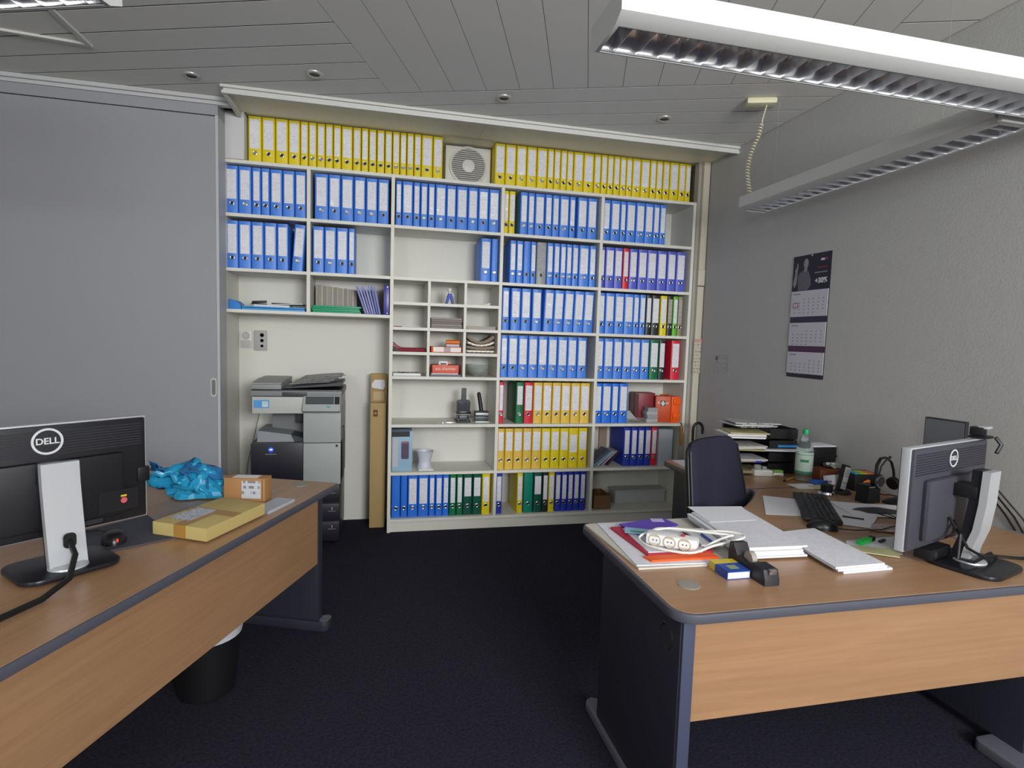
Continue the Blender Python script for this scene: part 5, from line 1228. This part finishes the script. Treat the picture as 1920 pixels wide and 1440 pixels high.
    t = thing('folded_card', 'white folded card with pink print leaning behind the phone', 'card', (2.285, -1.675, z), 6)
    part('card_leaf', G().box(-.055, .01, -.002, .0, 0, .05, mx=Matrix.Rotation(R(-10), 4, 'X')).box(.01, .075, -.002, .0, 0, .05, mx=Matrix.Rotation(R(-14), 4, 'X')), M_paper, t)
    part('pink_print', G().box(-.03, .0, -.0035, -.002, .012, .02, mx=Matrix.Rotation(R(-10), 4, 'X')), mat('print_pink', '#b06a9a', .5), t)
    g = G()
    for k in range(10): g.box(-.02, .02, -.015, .015, 0, .014, mx=Matrix.Translation((rnd.uniform(-.03, .03), rnd.uniform(-.015, .025), rnd.uniform(.008, .014))) @ Matrix.Rotation(rnd.uniform(0, 3), 4, 'Z') @ Matrix.Rotation(rnd.uniform(-.5, .5), 4, 'X'))
    solo('foil_scraps', g, mat('crumpled_foil', '#8f918d', .35, metal=.4), 'crumpled foil wrappers on the brown box by the wall', 'wrappers', (2.385, -1.575, z+.064))
    # side desk sheet
    quad_obj('paper_sheet', [(1.70, -1.02), (1.67, -1.30), (1.92, -1.33), (1.96, -1.03)], z, .0015, M_paper2, 'white sheet on the side desk left of the chair back', 'paper')
right_desk_things()

# ------------------------------------------------------------------ things on the left desk
def left_desk_things():
    z = ZD+.0006
    quad_obj('desk_mat', [(-1.16, -2.05), (-.945, -2.195), (-.755, -2.075), (-.94, -1.80)], z, .005, mat('mat_grey', '#3b3b45', .6), 'dark grey desk mat under the left mouse', 'desk mat', bev=.001)
    t = thing('computer_mouse', 'black mouse with red light on the dark desk mat', 'mouse', (-.935, -2.095, z+.0056), 20)
    def ms(u, v):
        a = u*2*math.pi; ph = v*math.pi/2
        return (.036*math.cos(a)*math.cos(ph)**.6, .05*math.sin(a)*math.cos(ph)**.6, .037*math.sin(ph))
    g = G().grid(24, 8, ms); bmesh.ops.remove_doubles(g.bm, verts=g.bm.verts, dist=.0002)
    part('shell', g, mat('mouse_black', '#18181c', .3), t, sharp=70)
    part('red_light', G().box(.008, .013, -.0485, -.044, .012, .022, .001), mat('red_led', '#d02020', .4, emit='#ff2a20', estr=1.5), t)
    part('cable', G().tube([(0, .045, .008), (-.01, .09, .004), (-.05, .14, .004), (-.12, .16, .004)], .002, 6), M_cable, t)
    # blue bag: crumpled plastic
    t = thing('plastic_bag', 'crumpled turquoise plastic bag on the left desk', 'bag', (-.872, -1.515, z+.001), -20)
    rr = random.Random(5)
    def blob(nu, nv, sx, sy, sz, amp, seed, at=(0, 0, 0)):
        r2 = random.Random(seed); ph = [r2.uniform(0, 6.3) for _ in range(8)]
        def fn(u, v):
            a = 2*math.pi*u; b = math.pi/2*v
            k = 1+amp*(math.sin(3*a+ph[0]+4*v)+.7*math.sin(5*a+ph[1]-6*v)+.6*abs(math.sin(4*a+ph[2]+3*v)))/2
            x = sx*math.cos(a)*math.cos(b)**.8*k; y = sy*math.sin(a)*math.cos(b)**.8*k
            zz = sz*math.sin(b)*(1+amp*.8*math.sin(2*a+ph[3])*math.cos(b))+(.004)
            return (x+at[0], y+at[1], max(0, zz+at[2]))
        g = G().grid(nu, nv, fn)
        bmesh.ops.remove_doubles(g.bm, verts=g.bm.verts, dist=.0004)
        for v in g.bm.verts:
            if v.co.z > .006: v.co += Vector((r2.uniform(-1, 1), r2.uniform(-1, 1), r2.uniform(-1, 1)))*.008
        return g
    Mbag = mat('turquoise_film', '#2391bd', .32, var=.2, vscale=25); Mbag2 = mat('blue_film', '#2a6fa8', .35)
    part('bag_body', blob(26, 9, .105, .075, .095, .28, 3, (.03, 0, 0)), Mbag, t, sharp=12)
    def crumple(nx, ny, sx, sy, amp, seed):
        r2 = random.Random(seed)
        hh = [[r2.uniform(-1, 1) for _ in range(ny+1)] for _ in range(nx+1)]
        jj = [[(r2.uniform(-.3, .3)/nx, r2.uniform(-.3, .3)/ny) for _ in range(ny+1)] for _ in range(nx+1)]
        def fn(u, v):
            i, j = int(round(u*nx)), int(round(v*ny))
            return (sx*(u-.5+jj[i][j][0]), sy*(v-.5+jj[i][j][1]), amp*hh[i][j])
        return G().grid(nx, ny, fn)
    folds = ((-.10, -.01, .085, .15, .085, -35, 20, 15, Mbag2), (-.065, -.05, .062, .15, .10, -50, 10, 40, Mbag), (.035, -.055, .072, .13, .09, 60, 5, -8, Mbag), (.06, .0, .10, .15, .10, 20, 14, 30, Mbag2), (.0, -.02, .10, .14, .10, 35, -20, 70, Mbag), (.09, -.02, .066, .12, .09, 40, 45, 10, Mbag), (-.13, -.03, .052, .10, .07, -10, 25, -20, Mbag2))
    for k, (x, y, zz, sx, sy, ax, ay, az, m_) in enumerate(folds):
        o = part('bag_fold', crumple(6, 5, sx, sy, .013, 20+k), m_, t, loc=(x, y, zz+.012), rot=(R(ax), R(ay), R(az)), sharp=14)
        md = o.modifiers.new('thickness', 'SOLIDIFY'); md.thickness = .0012
    part('bag_handle', G().tube([(-.02, -.05, .09), (.02, -.065, .118), (.06, -.05, .122), (.095, -.03, .095), (.115, -.05, .05)], [.010, .018, .02, .016, .01], 6, flat=.3), Mbag2, t, sharp=15)
    # boxes
    a0 = -13
    t = thing('cardboard_box', 'small brown box with a white address label on the left desk', 'box', (-.625, -1.60, z), a0)
    part('box_body', G().box(-.085, .088, -.034, .036, 0, .098, .001), mat('orange_card', '#a3784c', .8), t)
    part('flap_edge_shade', G().box(.076, .0785, -.0348, -.0335, .002, .097), mat('card_shadow', '#6a4626', .8), t)  # darker strip painted as the shade along the flap
    part('address_label', G().box(-.01, .071, -.0352, -.0335, .012, .088), print_mat('label_print', '#b9bcc2', '#4c4c54', freq=42, amount=.7, xs=110, dens=.5), t)
    part('top_label', G().box(-.055, .05, -.022, .025, .0978, .0988), M_paper, t)
    t = thing('flat_box', 'flat yellowish cardboard parcel taped shut on the left desk', 'box', (-.675, -1.945, z+.0056), -27)
    q = [(-.842, -2.03), (-.641, -2.140), (-.511, -1.850), (-.690, -1.745)]
    P = []
    for x, y in q:
        dx, dy = x+.675, y+1.945; P.append((dx*math.cos(R(27))-dy*math.sin(R(27)), dx*math.sin(R(27))+dy*math.cos(R(27))))
    part('box_body', G().prism(P, 0, .045, bev=.001), mat('manila_card', '#b5a268', .75), t)
    def onbox(u0, u1, v0, v1):
        def B(u, v):
            a = Vector(P[0]).lerp(Vector(P[1]), u); b = Vector(P[3]).lerp(Vector(P[2]), u); return tuple(a.lerp(b, v))
        return [B(u0, v0), B(u1, v0), B(u1, v1), B(u0, v1)]
    Mt = mat('brown_tape', '#a0793a', .25)
    part('packing_tape', G().prism(onbox(-.002, 1.002, .42, .58), .0452, .0457), Mt, t)
    part('packing_tape', G().prism(onbox(.40, .62, -.003, .42), .0453, .0459).prism(onbox(.40, .62, -.004, -.0005), .002, .0455), Mt, t)
    part('parcel_label', G().prism(onbox(.10, .5, .14, .55), .0459, .0464), print_mat('parcel_print', '#b6b8c2', '#55586a', freq=70, up='Y', amount=.6, xs=80), t)
    quad_obj('notebook', [(-.50, -1.838), (-.425, -1.665), (-.50, -1.635), (-.558, -1.775)], z, .012, mat('notebook_pale', '#a9afb8', .5), 'thin notebook with blue edge under the parcels on the left desk', 'notebook')
    # waste bin under the left desk
    t = thing('waste_bin', 'dark waste bin with a white liner under the left desk', 'bin', (-.745, -1.775, 0), 0)
    part('bin_body', G().lathe([(.10, 0), (.105, .005), (.135, .30), (.14, .305), (.13, .305), (.10, .01), (0, .01)], 28), mat('bin_black', '#0c0c0f', .6), t)
    part('liner', G().lathe([(.131, .24), (.143, .30), (.147, .315), (.138, .318), (.128, .29)], 28, cap=False), mat('liner_white', '#c9ccd4', .5), t)
    part('liner_knot', G().tube([(.11, .08, .30), (.125, .10, .28), (.12, .095, .255)], [.012, .015, .009], 8), mat('liner_white'), t)
left_desk_things()

# ------------------------------------------------------------------ wall calendar, umbrella
def wall_things():
    t = thing('wall_calendar', 'tall three month wall calendar on the right wall', 'calendar', (XR, -1.21, 2.026))
    ry = Matrix(((0, 0, -1, 0), (-1, 0, 0, 0), (0, 1, 0, 0), (0, 0, 0, 1)))   # local (u right, v up, w out) -> wall facing -x
    def card(name, u0, u1, v0, v1, w, m, th=.0012, par=t): return part(name, G().prism([(u0, v0), (u1, v0), (u1, v1), (u0, v1)], w, w+th, mx=ry), m, par)
    card('backing_board', -.155, .155, -.75, 0, .001, mat('calendar_plum', '#2a1c2c', .45))
    pic = card('picture_panel', -.155, .155, -.215, 0, .0025, mat('calendar_dark', '#17141f', .35))
    Ms = mat('print_shirt', '#5d5a60', .5); Mk = mat('print_skin', '#8a8280', .5)
    part('printed_torso', G().prism([(-.10, -.214), (-.112, -.13), (-.095, -.105), (-.06, -.09), (-.02, -.105), (.0, -.15), (.002, -.19), (-.02, -.214)], .0037, .0041, mx=ry), Ms, pic)
    part('printed_head', G().prism([(-.045+.020*math.cos(k*.4488), -.052+.030*math.sin(k*.4488)) for k in range(14)], .0041, .0045, mx=ry).prism([(-.058, -.1), (-.034, -.1), (-.034, -.075), (-.056, -.075)], .0041, .0044, mx=ry), Mk, pic)
    part('printed_arm', G().prism([(-.148, -.17), (-.135, -.195), (-.118, -.17), (-.115, -.09), (-.11, -.07), (-.113, -.045), (-.12, -.045), (-.122, -.07), (-.138, -.085), (-.132, -.105)], .0041, .0045, mx=ry), Mk, pic)
    Mw = mat('print_white', '#c9c6c8', .5); Mr = mat('print_crimson', '#7a1f3a', .5)
    o = part('printed_number', text_mesh('+30%', .042, bold=.0016), Mw, pic, loc=(-.0041, -.085, -.165), rot=(R(90), 0, R(-90)))
    card('printed_lines', .03, .13, -.118, -.112, .0037, mat('print_dim', '#8a868c', .5), .0006, pic); card('printed_lines', .05, .13, -.09, -.083, .0037, Mr, .0006, pic)
    card('printed_logo', .075, .105, -.047, -.035, .0037, Mw, .0006, pic); card('printed_logo', .105, .13, -.047, -.032, .0037, Mr, .0006, pic)
    card('hanging_eyelet', -.004, .006, -.012, -.004, .0037, Mw, .001, pic)
    Mp = mat('calendar_paper', '#b9b9c0', .7)
    for k, (v1, v0) in enumerate(((-.217, -.375), (-.412, -.555), (-.592, -.725))):
        b = card('month_block', -.153, .150, v0, v1, .0025, Mp, .003)
        g = G()
        day = 1
        for r_ in range(5):
            for c in range(7):
                u = -.115+c*.0385; v = v1-.052-r_*.0205
                if (r_ == 0 and c < 2+k) or (r_ == 4 and c > 4-k): continue
                g.prism([(u-.005, v-.004), (u+.005, v-.004), (u+.005, v+.004), (u-.005, v+.004)], .0055, .0058, mx=ry)
        part('day_numbers', g, mat('print_faint', '#8e8a94', .6), b, kind='stuff')
        card('month_title', -.135, -.075, v1-.022, v1-.014, .0055, mat('print_faint'), .0003, b)
        if k < 2:
            card('divider_band', -.153, .152, v0-.035, v0-.001, .0025, mat('calendar_band%d' % k, ('#2e2838', '#4a2440')[k], .45), .001)
    rg = G()
    for (u0, u1, v0, v1) in ((-.132, -.088, -.320, -.317), (-.132, -.088, -.292, -.289), (-.132, -.129, -.320, -.289), (-.091, -.088, -.320, -.289)): rg.prism([(u0, v0), (u1, v0), (u1, v1), (u0, v1)], .0056, .0070, mx=ry)
    part('date_frame', rg, mat('frame_red', '#b0303a', .4), t)
    # umbrella in the corner
    t = thing('umbrella', 'black umbrella with curved handle in the corner behind the chair', 'umbrella', (2.30, -.25, 0))
    part('canopy', G().tube([(0, 0, .0), (0, 0, .06), (.002, 0, .3), (.003, 0, .55)], [.004, .012, .032, .016], 10), M_black, t)
    hook = [(.003, 0, .55), (.004, 0, .66), (.004, 0, .80)]
    hook += [(.045-.041*math.cos(R(a)), 0, .80+.052*math.sin(R(a))) for a in range(15, 190, 15)] + [(.084, 0, .765)]
    part('handle', G().tube(hook, [.006, .009]+[.011]*(len(hook)-3)+[.009], 10), M_black, t)
    part('brass_collar', G().cyl((.004, 0, .70), (.004, 0, .706), .012), mat('brass', '#8a7440', .3, metal=.8), t)
wall_things()
